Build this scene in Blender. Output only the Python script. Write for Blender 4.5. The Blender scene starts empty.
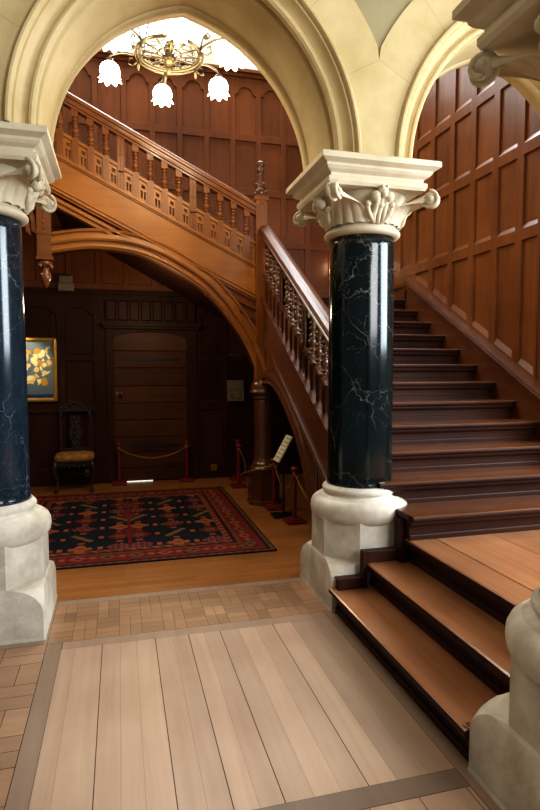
import bpy, math, random
from math import sin, cos, pi, sqrt, atan2, acos, radians
from mathutils import Vector, Matrix
random.seed(7)
col = bpy.context.scene.collection
scene = bpy.context.scene

# ------------------------------------------------------------------ materials
def _nt(name):
    m = bpy.data.materials.new(name); m.use_nodes = True
    nt = m.node_tree; nt.nodes.clear()
    out = nt.nodes.new('ShaderNodeOutputMaterial'); b = nt.nodes.new('ShaderNodeBsdfPrincipled')
    nt.links.new(b.outputs[0], out.inputs[0])
    return m, nt, b
def N(nt, t, **kw):
    n = nt.nodes.new(t)
    for k, v in kw.items():
        if k.startswith('i_'):
            n.inputs[k[2:].replace('_', ' ')].default_value = v
        else: setattr(n, k, v)
    return n
def ramp(nt, stops, fac=None, interp='LINEAR'):
    r = nt.nodes.new('ShaderNodeValToRGB'); e = r.color_ramp.elements
    r.color_ramp.interpolation = interp
    while len(e) < len(stops): e.new(.5)
    for i, (p, c) in enumerate(stops):
        e[i].position = p; e[i].color = (c[0], c[1], c[2], 1)
    if fac is not None: nt.links.new(fac, r.inputs[0])
    return r
def coords(nt, scale=(1, 1, 1)):
    tc = N(nt, 'ShaderNodeTexCoord'); mp = N(nt, 'ShaderNodeMapping')
    mp.inputs['Scale'].default_value = scale
    nt.links.new(tc.outputs['Object'], mp.inputs[0]); return mp.outputs[0]
def tone_mul(nt, colour_out, b):
    a = N(nt, 'ShaderNodeAttribute', attribute_name='tone')
    mx = N(nt, 'ShaderNodeVectorMath', operation='SCALE')
    nt.links.new(colour_out, mx.inputs[0]); nt.links.new(a.outputs['Fac'], mx.inputs['Scale'])
    nt.links.new(mx.outputs[0], b.inputs['Base Color'])
def bump(nt, h, b, s=.2, d=.01):
    bp = N(nt, 'ShaderNodeBump', i_Strength=s, i_Distance=d)
    nt.links.new(h, bp.inputs['Height']); nt.links.new(bp.outputs[0], b.inputs['Normal'])
def wood(name, dark, light, axis='Z', rough=.35, coat=.15, grain=22, bs=.12, spec=.5):
    m, nt, b = _nt(name)
    sc = [grain] * 3; sc['XYZ'.index(axis)] = grain * .055
    v = coords(nt, sc)
    n1 = N(nt, 'ShaderNodeTexNoise', i_Scale=1.0, i_Detail=6.0, i_Roughness=.65, i_Distortion=.6)
    nt.links.new(v, n1.inputs['Vector'])
    v2 = coords(nt, (1.3, 1.3, 1.3))
    n2 = N(nt, 'ShaderNodeTexNoise', i_Scale=1.2, i_Detail=3.0)
    nt.links.new(v2, n2.inputs['Vector'])
    mix = N(nt, 'ShaderNodeMath', operation='MULTIPLY_ADD'); mix.inputs[1].default_value = .55
    nt.links.new(n2.outputs['Fac'], mix.inputs[0])
    mm = N(nt, 'ShaderNodeMath', operation='MULTIPLY'); mm.inputs[1].default_value = .5
    nt.links.new(n1.outputs['Fac'], mm.inputs[0]); nt.links.new(mm.outputs[0], mix.inputs[2])
    r = ramp(nt, [(.33, dark), (.72, light)], mix.outputs[0])
    tone_mul(nt, r.outputs[0], b)
    b.inputs['Roughness'].default_value = rough
    b.inputs['Specular IOR Level'].default_value = spec
    b.inputs['Coat Weight'].default_value = coat; b.inputs['Coat Roughness'].default_value = rough * .6
    bump(nt, n1.outputs['Fac'], b, bs, .004)
    return m
def stone(name, a, c, scale=3., rough=.75, dirt=None, bs=.25):
    m, nt, b = _nt(name)
    v = coords(nt)
    n1 = N(nt, 'ShaderNodeTexNoise', i_Scale=scale, i_Detail=8.0, i_Roughness=.6)
    n2 = N(nt, 'ShaderNodeTexNoise', i_Scale=scale * 12, i_Detail=4.0)
    nt.links.new(v, n1.inputs['Vector']); nt.links.new(v, n2.inputs['Vector'])
    st = [(.32, a), (.66, c)]
    if dirt: st = [(.25, dirt), (.42, a), (.68, c)]
    r = ramp(nt, st, n1.outputs['Fac'])
    tone_mul(nt, r.outputs[0], b)
    b.inputs['Roughness'].default_value = rough
    bump(nt, n2.outputs['Fac'], b, bs, .004)
    return m
def marble(name, dark, mid, vein, dens=1.0):
    m, nt, b = _nt(name)
    v = coords(nt, (1, 1, .8))
    nz = N(nt, 'ShaderNodeTexNoise', i_Scale=2.2, i_Detail=5.0, i_Roughness=.6)
    nt.links.new(v, nz.inputs['Vector'])
    sub = N(nt, 'ShaderNodeVectorMath', operation='MULTIPLY_ADD')
    sub.inputs[1].default_value = (.55, .55, .55)
    nt.links.new(nz.outputs['Color'], sub.inputs[0]); nt.links.new(v, sub.inputs[2])
    vo = N(nt, 'ShaderNodeTexVoronoi', feature='DISTANCE_TO_EDGE', i_Scale=4.2 * dens)
    nt.links.new(sub.outputs[0], vo.inputs['Vector'])
    r1 = ramp(nt, [(0.0, (1, 1, 1)), (.006, (.3, .3, .3)), (.014, (0, 0, 0))], vo.outputs['Distance'])
    vo2 = N(nt, 'ShaderNodeTexVoronoi', feature='DISTANCE_TO_EDGE', i_Scale=11. * dens)
    nt.links.new(sub.outputs[0], vo2.inputs['Vector'])
    r2 = ramp(nt, [(0.0, (.4, .4, .4)), (.014, (0, 0, 0))], vo2.outputs['Distance'])
    msk = N(nt, 'ShaderNodeTexNoise', i_Scale=3.3, i_Detail=2.0)
    nt.links.new(v, msk.inputs['Vector'])
    r3 = ramp(nt, [(.5 - .08 * dens, (0, 0, 0)), (.66, (1, 1, 1))], msk.outputs['Fac'])
    ad = N(nt, 'ShaderNodeMath', operation='ADD'); nt.links.new(r1.outputs[0], ad.inputs[0]); nt.links.new(r2.outputs[0], ad.inputs[1])
    mu = N(nt, 'ShaderNodeMath', operation='MULTIPLY', use_clamp=True); nt.links.new(ad.outputs[0], mu.inputs[0]); nt.links.new(r3.outputs[0], mu.inputs[1])
    base = ramp(nt, [(.35, dark), (.75, mid)], nz.outputs['Fac'])
    mx = N(nt, 'ShaderNodeMix', data_type='RGBA')
    nt.links.new(mu.outputs[0], mx.inputs['Factor']); nt.links.new(base.outputs[0], mx.inputs['A'])
    mx.inputs['B'].default_value = (*vein, 1)
    nt.links.new(mx.outputs['Result'], b.inputs['Base Color'])
    b.inputs['Roughness'].default_value = .13
    b.inputs['Specular IOR Level'].default_value = .55
    return m
def plain(name, c, rough=.5, metal=0., spec=.5, em=None, es=0., noise=.12):
    m, nt, b = _nt(name)
    n = N(nt, 'ShaderNodeTexNoise', i_Scale=14., i_Detail=3.)
    nt.links.new(coords(nt), n.inputs['Vector'])
    lo = tuple(x * (1 - noise) for x in c); hi = tuple(min(1, x * (1 + noise)) for x in c)
    r = ramp(nt, [(.3, lo), (.7, hi)], n.outputs['Fac'])
    nt.links.new(r.outputs[0], b.inputs['Base Color'])
    b.inputs['Roughness'].default_value = rough; b.inputs['Metallic'].default_value = metal
    b.inputs['Specular IOR Level'].default_value = spec
    if em: b.inputs['Emission Color'].default_value = (*em, 1); b.inputs['Emission Strength'].default_value = es
    return m
def attr_mat(name, attr='paint', rough=.9, bs=.4):
    m, nt, b = _nt(name)
    a = N(nt, 'ShaderNodeAttribute', attribute_name=attr)
    n = N(nt, 'ShaderNodeTexNoise', i_Scale=160., i_Detail=2.)
    nt.links.new(coords(nt), n.inputs['Vector'])
    mr = N(nt, 'ShaderNodeMapRange'); mr.inputs['To Min'].default_value = .55; mr.inputs['To Max'].default_value = 1.35
    nt.links.new(n.outputs['Fac'], mr.inputs[0])
    mx = N(nt, 'ShaderNodeVectorMath', operation='SCALE')
    nt.links.new(a.outputs['Color'], mx.inputs[0]); nt.links.new(mr.outputs[0], mx.inputs['Scale'])
    nt.links.new(mx.outputs[0], b.inputs['Base Color'])
    b.inputs['Roughness'].default_value = rough
    b.inputs['Specular IOR Level'].default_value = .2
    bump(nt, n.outputs['Fac'], b, bs, .003)
    return m

M = {}
M['wall_wood'] = wood('wall_wood', (.105, .031, .008), (.27, .092, .022), 'Z', .30, .25, 16)
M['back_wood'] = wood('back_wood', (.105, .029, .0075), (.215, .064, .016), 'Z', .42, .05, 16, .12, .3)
M['shaded_wood'] = wood('shaded_wood', (.018, .0056, .0024), (.050, .0155, .0060), 'Z', .5, 0, 16, .12, .15)  # dark wood, deepened further so its colour holds the shade under the stair
M['door_wood'] = wood('door_wood', (.030, .0100, .0045), (.095, .033, .013), 'X', .5, 0, 16, .12, .2)
M['oak_x'] = wood('oak_x', (.21, .072, .012), (.42, .160, .034), 'X', .38, .1, 14, .12, .35)
M['oak_z'] = wood('oak_z', (.12, .036, .008), (.27, .090, .020), 'Z', .36, .1, 18, .12, .35)
M['rail_wood'] = wood('rail_wood', (.12, .036, .012), (.23, .075, .022), 'X', .24, .5, 14, .03)
M['main_y'] = wood('main_y', (.070, .021, .008), (.15, .049, .015), 'Y', .34, .12, 14, .02, .35)
M['main_z'] = wood('main_z', (.06, .019, .007), (.13, .043, .014), 'Z', .25, .4, 18)
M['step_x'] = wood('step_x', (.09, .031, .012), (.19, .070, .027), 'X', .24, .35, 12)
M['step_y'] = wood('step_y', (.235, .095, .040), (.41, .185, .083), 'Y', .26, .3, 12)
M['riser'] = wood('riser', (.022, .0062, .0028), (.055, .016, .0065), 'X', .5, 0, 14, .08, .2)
M['floor_y'] = wood('floor_y', (.36, .225, .140), (.50, .345, .235), 'Y', .40, .06, 13, .08)
M['floor_p'] = wood('floor_p', (.30, .165, .085), (.44, .265, .15), 'X', .3, .25, 13, .08)
M['floor_x'] = wood('floor_x', (.26, .095, .022), (.42, .175, .05), 'X', .3, .3, 13, .08)
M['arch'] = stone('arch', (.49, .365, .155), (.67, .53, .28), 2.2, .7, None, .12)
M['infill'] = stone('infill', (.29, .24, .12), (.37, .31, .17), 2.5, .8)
M['capital'] = stone('capital', (.60, .51, .34), (.76, .67, .49), 4, .7, None, .15)
M['base'] = stone('base', (.52, .46, .36), (.77, .72, .62), 4.5, .65, (.36, .29, .19), .3)
M['marble'] = marble('marble', (.003, .006, .006), (.008, .015, .016), (.26, .27, .24), .7)
M['marble_blue'] = marble('marble_blue', (.006, .012, .018), (.022, .045, .068), (.26, .30, .34), 1.2)
M['gold'] = plain('gold', (.62, .36, .07), .35, .85)
M['brass'] = plain('brass', (.27, .225, .14), .33, 1.0)
M['black'] = plain('black', (.012, .010, .009), .3)
M['ebony'] = plain('ebony', (.030, .017, .010), .3, 0, .4)
M['red_post'] = plain('red_post', (.16, .010, .012), .4)
M['tapestry'] = plain('tapestry', (.30, .15, .05), .95, 0, .1, noise=.4)
M['sign'] = plain('sign', (.75, .72, .58), .6)
M['box'] = plain('box', (.20, .16, .11), .5)
M['shade'] = plain('shade', (.95, .93, .85), .4, em=(1, .9, .68), es=9)
M['shade_day'] = plain('shade_day', (.95, .93, .85), .4, em=(1, .93, .78), es=14)
M['sky_pane'] = plain('sky_pane', (.8, .85, .9), .1, em=(.80, .91, 1), es=2.0)
M['gap_light'] = plain('gap_light', (.8, .8, .7), .5, em=(.95, 1, .95), es=.8)
M['plaster'] = stone('plaster', (.60, .56, .44), (.68, .64, .52), 2, .9)
M['rug'] = attr_mat('rug'); M['canvas'] = attr_mat('canvas', rough=.5, bs=.1)
M['ink'] = plain('ink', (.01, .01, .01), .6)
M['gilt_plate'] = plain('gilt_plate', (.45, .28, .06), .3, .8)
M['gap'] = plain('gap', (.03, .015, .008), .9)

# ------------------------------------------------------------------ mesh builder
class MB:
    def __init__(s): s.v = []; s.f = []; s.t = []; s.mi = []; s.sm = []; s.tone = 1.0; s.m = 0; s.smooth = False; s.c = None; s.cols = []
    def face(s, idx):
        s.f.append(tuple(idx)); s.t.append(s.tone); s.mi.append(s.m); s.sm.append(s.smooth); s.cols.append(s.c)
    def add(s, vs, fs, T=None):
        o = len(s.v)
        for p in vs:
            p = Vector(p); s.v.append(tuple(T @ p if T else p))
        for f in fs: s.face([o + i for i in f])
    def poly(s, pts, T=None): s.add(pts, [range(len(pts))], T)
    def box(s, x0, x1, y0, y1, z0, z1, T=None):
        x0, x1 = min(x0, x1), max(x0, x1); y0, y1 = min(y0, y1), max(y0, y1); z0, z1 = min(z0, z1), max(z0, z1)
        s.add([(x0, y0, z0), (x1, y0, z0), (x1, y1, z0), (x0, y1, z0), (x0, y0, z1), (x1, y0, z1), (x1, y1, z1), (x0, y1, z1)],
              [(0, 3, 2, 1), (4, 5, 6, 7), (0, 1, 5, 4), (1, 2, 6, 5), (2, 3, 7, 6), (3, 0, 4, 7)], T)
    def prism(s, poly, fn, d0, d1):
        n = len(poly); a = [fn(p[0], p[1], d0) for p in poly]; b = [fn(p[0], p[1], d1) for p in poly]
        s.add(a + b, [tuple(range(n))[::-1], tuple(range(n, 2 * n))] + [(i, (i + 1) % n, n + (i + 1) % n, n + i) for i in range(n)])
    def grid(s, rows, closeu=False, closev=False):
        nu = len(rows); nv = len(rows[0]); fs = []
        for i in range(nu if closeu else nu - 1):
            for j in range(nv if closev else nv - 1):
                a = i * nv + j; b = i * nv + (j + 1) % nv; i2 = (i + 1) % nu
                fs.append((a, b, i2 * nv + (j + 1) % nv, i2 * nv + j))
        s.add([p for r in rows for p in r], fs)
    def lathe(s, prof, c=(0, 0, 0), n=32, T=None, cap=True, rot=0, sq=False):
        rows = []
        for r, z in prof:
            row = []
            for k in range(n):
                a = 2 * pi * k / n + rot
                p = Vector((r * cos(a), r * sin(a), z))
                if T: p = T @ p
                row.append((p[0] + c[0], p[1] + c[1], p[2] + c[2]))
            rows.append(row)
        o = len(s.v); s.grid(rows, False, True)
        if cap:
            s.face([o + i for i in range(n)][::-1]); s.face([o + (len(prof) - 1) * n + i for i in range(n)])
    def ball(s, c, r, n=12, sc=(1, 1, 1)):
        sm = s.smooth; s.smooth = True
        rows = []
        for i in range(n // 2 + 1):
            th = pi * i / (n // 2); th = min(max(th, .02), pi - .02)
            rows.append([(c[0] + sc[0] * r * sin(th) * cos(2 * pi * k / n), c[1] + sc[1] * r * sin(th) * sin(2 * pi * k / n), c[2] - sc[2] * r * cos(th)) for k in range(n)])
        s.grid(rows, False, True); s.smooth = sm
    def tube(s, pts, r, n=8, closed=False):
        pts = [Vector(p) for p in pts]; rs = r if isinstance(r, (list, tuple)) else [r] * len(pts)
        rows = []; up = Vector((.123, .31, .95)).normalized()
        for i, p in enumerate(pts):
            a = pts[i - 1] if (i > 0 or closed) else p; b = pts[(i + 1) % len(pts)] if (i < len(pts) - 1 or closed) else p
            d = (b - a).normalized()
            if abs(d.dot(up)) > .98: up = Vector((1, 0, .1)).normalized()
            u = d.cross(up).normalized(); w = d.cross(u)
            up2 = w
            rows.append([tuple(p + (u * cos(2 * pi * k / n) + w * sin(2 * pi * k / n)) * rs[i]) for k in range(n)])
        sm = s.smooth; s.smooth = True; o = len(s.v)
        s.grid(rows, closed, True); s.smooth = sm
        if not closed:
            s.face([o + i for i in range(n)]); s.face([o + (len(pts) - 1) * n + i for i in range(n)][::-1])
    def build(s, name, mat, parent=None, loc=None, bevel=0, recalc=True):
        me = bpy.data.meshes.new(name); me.from_pydata(s.v, [], s.f)
        mats = mat if isinstance(mat, (list, tuple)) else [mat]
        for k in mats: me.materials.append(M[k])
        at = me.attributes.new('tone', 'FLOAT', 'FACE'); at.data.foreach_set('value', s.t)
        if any(c is not None for c in s.cols):
            ca = me.attributes.new('paint', 'FLOAT_COLOR', 'FACE'); fl = []
            for c in s.cols:
                c = c or (0, 0, 0); fl += [c[0], c[1], c[2], 1]
            ca.data.foreach_set('color', fl)
        me.polygons.foreach_set('material_index', s.mi); me.polygons.foreach_set('use_smooth', s.sm)
        me.validate(); me.update()
        if recalc:
            import bmesh
            bm = bmesh.new(); bm.from_mesh(me); bmesh.ops.recalc_face_normals(bm, faces=bm.faces); bm.to_mesh(me); bm.free()
        o = bpy.data.objects.new(name, me); col.objects.link(o)
        if parent: 
            o.parent = parent
            pl = parent.matrix_world.translation if False else None
        if loc: o.location = loc
        if bevel:
            b = o.modifiers.new('bevel', 'BEVEL'); b.width = bevel; b.segments = 2; b.limit_method = 'ANGLE'
        return o
def empty(name, loc, label=None, cat=None, group=None, rz=0):
    o = bpy.data.objects.new(name, None); col.objects.link(o); o.location = loc; o.rotation_euler = (0, 0, rz)
    o.empty_display_size = .1
    if label: tag(o, label, cat, group)
    return o
def tag(o, label, cat, group=None, kind=None):
    if label: o['label'] = label
    if cat: o['category'] = cat
    if group: o['group'] = group
    if kind: o['kind'] = kind
    return o
def struct(mb, name, mat, parent=None, **k):
    o = mb.build(name, mat, parent, **k)
    if not parent: o['kind'] = 'structure'
    return o
def world_parts(root):     # parts are built in world coordinates: shift them under the root
    for ch in root.children: ch.matrix_parent_inverse = Matrix.Translation(root.location).inverted()
def children(o): return [c for c in bpy.data.objects if c.parent == o]
def copy_tree(o, parent=None):
    kids = children(o)
    c = o.copy(); col.objects.link(c); c.parent = parent
    for ch in kids: copy_tree(ch, c)
    return c

RISE = .1635; GO = .2955; Y0 = 6.42; LZ = RISE * 15      # top nosing of main flight; quarter landing height
FZ = RISE * 3                                            # raised landing height
XL, XR = 1.70, 3.47                                      # main flight left and right
AY0, AY1 = 3.42, 4.18                                    # arcade wall
SPR = 2.93                                               # springing height
BACK = 8.10; RW = 3.52

# ------------------------------------------------------------------ floor
def floor():
    mb = MB()
    rnd = random.Random(3)
    mb.m = 2; mb.tone = 1; mb.box(-4, 6.2, -2.5, 8.3, -.08, -.004)
    def plank(x0, x1, y0, y1, m, tone, g=.0015):
        mb.m = m; mb.tone = tone
        mb.poly([(x0 + g, y0 + g, 0), (x1 - g, y0 + g, 0), (x1 - g, y1 - g, 0), (x0 + g, y1 - g, 0)])
    # wide oak boards of the front bay, running away from the viewer
    xs = [-.345, -.27, -.12, -.02, .07, .18, .285, .377, .47, .567, .68, .79, .90, 1.02, 1.13, 1.275]
    real = {-.12, .18, .377, .567, .90}
    for i in range(len(xs) - 1):
        t = .92 + .16 * rnd.random()
        if xs[i] > 1.0: t *= .8  # boards beside the steps: the steps' shade painted into their tone
        mb.m = 0; mb.tone = t
        g0 = .0018 if xs[i] in real else .0003; g1 = .0018 if xs[i + 1] in real else .0005
        mb.poly([(xs[i] + g0, 1.90, 0), (xs[i + 1] - g1, 1.90, 0), (xs[i + 1] - g1, 3.32, 0), (xs[i] + g0, 3.32, 0)])
    # borders
    plank(-.43, -.345, -2.5, 3.41, 0, .58); plank(-.345, 1.275, 3.32, 3.41, 0, .76); plank(-.345, 1.275, 1.80, 1.90, 0, .42)
    plank(1.275, 2.4, -2.5, 3.41, 0, .6)
    # parquet strip between the columns
    y = 3.41
    cell = .135
    nx = int((1.40 + .43) / cell) + 1
    for j in range(4):
        for i in range(nx):
            x = -.43 + i * cell
            k = (i * 2 + j) % 4
            t = .80 + .22 * rnd.random() + (.12 if rnd.random() < .12 else 0)
            if (i + j // 2) % 2: plank(x, x + cell / 2, y + j * cell, y + (j + 1) * cell, 3, t, .0008); plank(x + cell / 2, x + cell, y + j * cell, y + (j + 1) * cell, 3, t * (.8 + .3 * rnd.random()), .0008)
            else: plank(x, x + cell, y + j * cell, y + (j + .5) * cell, 3, t * .95, .0008); plank(x, x + cell, y + (j + .5) * cell, y + (j + 1) * cell, 3, t, .0008)
    plank(-.43, 1.46, 3.95, 4.03, 0, .72)
    plank(-4, -.43, 3.41, 4.03, 0, .7); plank(1.46, 2.4, 3.41, 4.03, 0, .6)
    # orange boards of the stair hall running across
    yy = 4.03
    while yy < 8.1:
        w = .075; x = -4 + rnd.random() * 1.5 - 1.5
        while x < 3.5:
            L = 1.2 + rnd.random() * 1.2
            plank(max(x, -4), min(x + L, 3.5), yy, min(yy + w, 8.1), 1, .80 + .3 * rnd.random(), .0006); x += L
        yy += w
    # parquet of the bay to the left and towards the viewer
    for j in range(28):
        for i in range(16):
            x0 = -.43 - (i + 1) * .22; y0 = 3.41 - (j + 1) * .21
            t = .66 + .3 * rnd.random()
            if (i + j) % 2: plank(x0, x0 + .11, y0, y0 + .21, 3, t); plank(x0 + .11, x0 + .22, y0, y0 + .21, 3, t * 1.1)
            else: plank(x0, x0 + .22, y0, y0 + .105, 3, t); plank(x0, x0 + .22, y0 + .105, y0 + .21, 3, t * 1.08)
    x = -.345
    while x < 1.27:
        plank(x, min(x + .2, 1.275), -2.5, 1.80, 0, .7 + .3 * rnd.random()); x += .2
    struct(mb, 'floor', ['floor_y', 'floor_x', 'gap', 'floor_p'])
floor()

# ------------------------------------------------------------------ arcade wall with moulded arches
EC = .215
def arc(cx, r, n=22, z0=SPR):
    R = r + EC; am = acos(EC / R); out = []
    for i in range(n + 1):
        a = am * i / n; out.append((cx + EC - R * cos(a), z0 + R * sin(a)))
    for i in range(n - 1, -1, -1):
        a = am * i / n; out.append((cx - EC + R * cos(a), z0 + R * sin(a)))
    return out
AC = [-1.93, .465, 2.795]; PC = [-3.1, -.7325, 1.63, 3.965]
def arcade():
    top = 5.2
    w = MB()
    for k, cx in enumerate(AC):
        xl, xr = PC[k], PC[k + 1]
        for (yy, sgn) in ((AY0 + .012, 0), (AY1 - .012, 1)):
            w.m = 1; pts = arc(cx, 1.10)
            P = [(xl, SPR)] + pts + [(xr, SPR)]
            for i in range(len(P) - 1):
                (xa, za), (xb, zb) = P[i], P[i + 1]
                xa2, xb2 = max(xa, xl), min(xb, xr)
                w.poly([(xa2, yy, za), (xb2, yy, zb), (xb2, yy, top), (xa2, yy, top)])
            # voussoir ring
            w.m = 0
            n = 24; inner = arc(cx, 1.03, n); outer = arc(cx, 1.325, n)
            yf = AY0 if sgn == 0 else AY1
            cuts = set([0, 7, 13, 19, 24, 29, 35, 41, 48])
            for i in range(2 * n):
                a, b = inner[i], inner[i + 1]; c, d = outer[i + 1], outer[i]
                cl = lambda p: (min(max(p[0], xl), xr), yf, p[1])
                w.tone = 1.0
                a, b, c, d = cl(a), cl(b), cl(c), cl(d)
                if i in cuts and 4 < i < 44:
                    lerp = lambda p, q, t: tuple(p[j] + (q[j] - p[j]) * t for j in range(3))
                    w.tone = .72; w.poly([a, lerp(a, b, .05), lerp(d, c, .05), d]); w.tone = 1
                    a = lerp(a, b, .05); d = lerp(d, c, .05)
                w.poly([a, b, c, d])
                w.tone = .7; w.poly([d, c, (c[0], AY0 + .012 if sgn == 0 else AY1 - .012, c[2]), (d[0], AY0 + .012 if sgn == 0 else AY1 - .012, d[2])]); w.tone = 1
    w.m = 1
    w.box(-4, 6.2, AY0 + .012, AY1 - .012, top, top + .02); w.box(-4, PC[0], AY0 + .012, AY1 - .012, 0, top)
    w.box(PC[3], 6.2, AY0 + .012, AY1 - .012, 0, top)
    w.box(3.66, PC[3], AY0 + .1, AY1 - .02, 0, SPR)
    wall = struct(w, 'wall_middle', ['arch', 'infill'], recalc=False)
    prof = [(0, 1.05), (-.018, 1.045), (-.028, 1.035), (-.028, 1.022), (-.018, 1.012), (0, 1.008), (.0, .996), (.022, .985), (.045, .968), (.055, .948), (.05, .932),
            (.036, .926), (.034, .912), (.046, .897), (.066, .893), (.084, .90), (.09, .912), (.115, .912), (.118, .888), (.135, .882), (.32, .876), (.50, .874),
            (.505, .87), (.515, .862), (.54, .857), (.57, .858), (.585, .865), (.59, .875), (.66, .885), (.68, .91), (.73, .95), (.76, 1.0), (.76, 1.05)]
    for k, cx in enumerate(AC):
        mb = MB(); mb.smooth = True
        rows = [[(x, AY0 + t, z) for (x, z) in arc(cx, r, 26)] for (t, r) in prof]
        mb.grid(rows)
        o = mb.build('arch_moulding', 'arch', wall)
        for p in o.data.polygons: p.use_smooth = True
        es = o.modifiers.new('es', 'EDGE_SPLIT'); es.split_angle = radians(38)
arcade()

# ------------------------------------------------------------------ stone columns
def oct_section(h, c, z):
    return [(h, -h + c, z), (h, h - c, z), (h - c, h, z), (-h + c, h, z), (-h, h - c, z), (-h, -h + c, z), (-h + c, -h, z), (h - c, -h, z)]
def column(name, cx, cy, label, shaft_mat):
    root = empty(name, (cx, cy, 0), label, 'column', None)
    h = .335; h2 = .315; C = .185
    b = MB(); rows = [oct_section(h + .004, .004, 0), oct_section(h, .004, .02), oct_section(h, .004, .15)]
    for i in range(1, 11):
        u = i / 10.; k_ = 1 - sqrt(max(0, 1 - u * u)); rows.append(oct_section(h - (h - h2) * k_, max(.004, C * k_), .15 + .16 * u))
    rows += [oct_section(h2, C, .34), oct_section(h2, C, .57)]
    b.grid(rows, False, True); o = len(b.v); b.poly(rows[-1]); b.poly(rows[0][::-1])
    pl = b.build('plinth', 'base', root, recalc=True)
    t = MB(); t.smooth = True
    pr = [(.28, .53), (.30, .535), (.325, .55), (.343, .575), (.350, .61), (.347, .645), (.335, .672), (.315, .69), (.298, .697), (.292, .699), (.29, .705), (.268, .711),
          (.258, .716), (.252, .722), (.254, .728), (.262, .736), (.266, .747), (.264, .759), (.256, .768), (.246, .772), (.244, .782), (.20, .784)]
    t.lathe(pr, n=56); tt = t.build('base_moulding', 'base', root)
    s = MB(); s.smooth = True; s.lathe([(.238, .781), (.229, .80), (.2275, .86), (.2275, 1.6), (.222, 2.42), (.222, 2.50)], n=64); s.build('shaft', shaft_mat, root)
    # capital: bell, necking, leaves
    c = MB(); c.smooth = True
    c.lathe([(.22, 2.488), (.25, 2.494), (.262, 2.508), (.262, 2.522), (.25, 2.536), (.236, 2.545), (.232, 2.57), (.238, 2.62), (.25, 2.68), (.275, 2.735), (.31, 2.775)], n=48)
    c.build('bell', 'capital', root)
    for k in range(4):
        ang = pi / 4 + k * pi / 2
        L = MB(); L.smooth = True
        d = Vector((cos(ang), sin(ang), 0)); w = Vector((-sin(ang), cos(ang), 0))
        rows = []
        nU = 16; nV = 41
        for i in range(nU + 1):
            u = i / nU; row = []
            for j in range(nV):
                v = -1 + 2 * j / (nV - 1)
                def cyl(a_, r_, z_): return Vector((r_ * cos(ang + a_), r_ * sin(ang + a_), z_))
                S = cyl(v * radians(43), .236, 2.548); Cc = cyl(v * radians(33), .262, 2.70 - .02 * abs(v)); E_ = d * (.468 - .03 * abs(v)) + w * (v * .035) + Vector((0, 0, 2.742 - .045 * v * v))
                p = S * (1 - u) ** 2 + Cc * (2 * u * (1 - u)) + E_ * u * u
                rib = abs(cos(v * pi * 2.5)) ** .55
                env = min(1, (1 - abs(v)) * 6)
                out = Vector((p[0], p[1], .12)).normalized()
                p = p + out * ((.004 + .020 * rib) * env * (1 - .55 * u)) - Vector((0, 0, .02 * abs(v) * u))
                row.append(tuple(p))
            rows.append(row)
        L.grid(rows)
        # curled knob (volute)
        tip = d * (.475) + Vector((0, 0, 2.70))
        L.ball(tip, .043, 14)
        sp = []
        for i in range(26):
            a = i * .38; rr = .043 + .007 * (1 - i / 25.)
            sp.append(tuple(tip + d * (rr * cos(-a + 1.6)) + Vector((0, 0, rr * sin(-a + 1.6))) + w * (.036 * (1 if i % 2 == 0 else 1) * (i / 25. - .5) * 2)))
        L.tube(sp, .012, 6)
        for q in (-1, 1): L.ball(tip + w * (.030 * q) + d * .006, .022, 10)
        L.build('corner_leaf', 'capital', root)
        # middle florets
        ang2 = k * pi / 2
        F = MB(); F.smooth = True
        d = Vector((cos(ang2), sin(ang2), 0)); w = Vector((-sin(ang2), cos(ang2), 0))
        for (ww, zz, rr, dd) in ((0, 2.738, .036, .325), (-.046, 2.70, .034, .32), (.046, 2.70, .034, .32), (0, 2.655, .022, .30), (-.085, 2.66, .022, .285), (.085, 2.66, .022, .285), (0, 2.706, .02, .348), (-.018, 2.755, .012, .352), (.018, 2.755, .012, .352)):
            F.ball(d * dd + w * ww + Vector((0, 0, zz)), rr, 10, (1, 1, 1))
        for q in (-1, 0, 1):
            F.tube([d * .245 + w * (q * .03) + Vector((0, 0, 2.55)), d * .265 + w * (q * .035) + Vector((0, 0, 2.6)), d * .30 + w * (q * .03) + Vector((0, 0, 2.66)), d * .32 + w * (q * .02) + Vector((0, 0, 2.70))], [.014, .016, .018, .014], 7)
        for q in (-1, 1):
            F.tube([d * .25 + w * (q * .03) + Vector((0, 0, 2.56)), d * .275 + w * (q * .07) + Vector((0, 0, 2.60)), d * .285 + w * (q * .09) + Vector((0, 0, 2.65))], [.012, .015, .012], 7)
        F.build('floret', 'capital', root)
    a = MB()
    ap = [(.325, 2.755), (.335, 2.775), (.335, 2.80), (.315, 2.81), (.318, 2.826), (.345, 2.842), (.358, 2.858), (.36, 2.872), (.385, 2.885), (.398, 2.892), (.398, 2.922), (.392, 2.93)]
    kx, ky = 1.02, 1.0
    ox = -.03 if cx > 0 else .02
    rows = [[(ox + r * kx, r * ky, z), (ox - r * kx, r * ky, z), (ox - r * kx, -r * ky, z), (ox + r * kx, -r * ky, z)] for r, z in ap]
    a.grid(rows, False, True); a.poly(rows[-1]); a.poly(rows[0])
    a.build('abacus', 'capital', root)
    return root
column('stone_column', 1.657, 3.72, 'round column of black veined marble standing at the foot of the stairs', 'marble')
column('stone_column', -.785, 3.80, 'blue-black veined marble column beside the rug, cut off by the left edge', 'marble_blue')
column('stone_column', 1.655, 1.545, 'nearest column, its stone base at the end of the lowest steps', 'marble')

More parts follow.
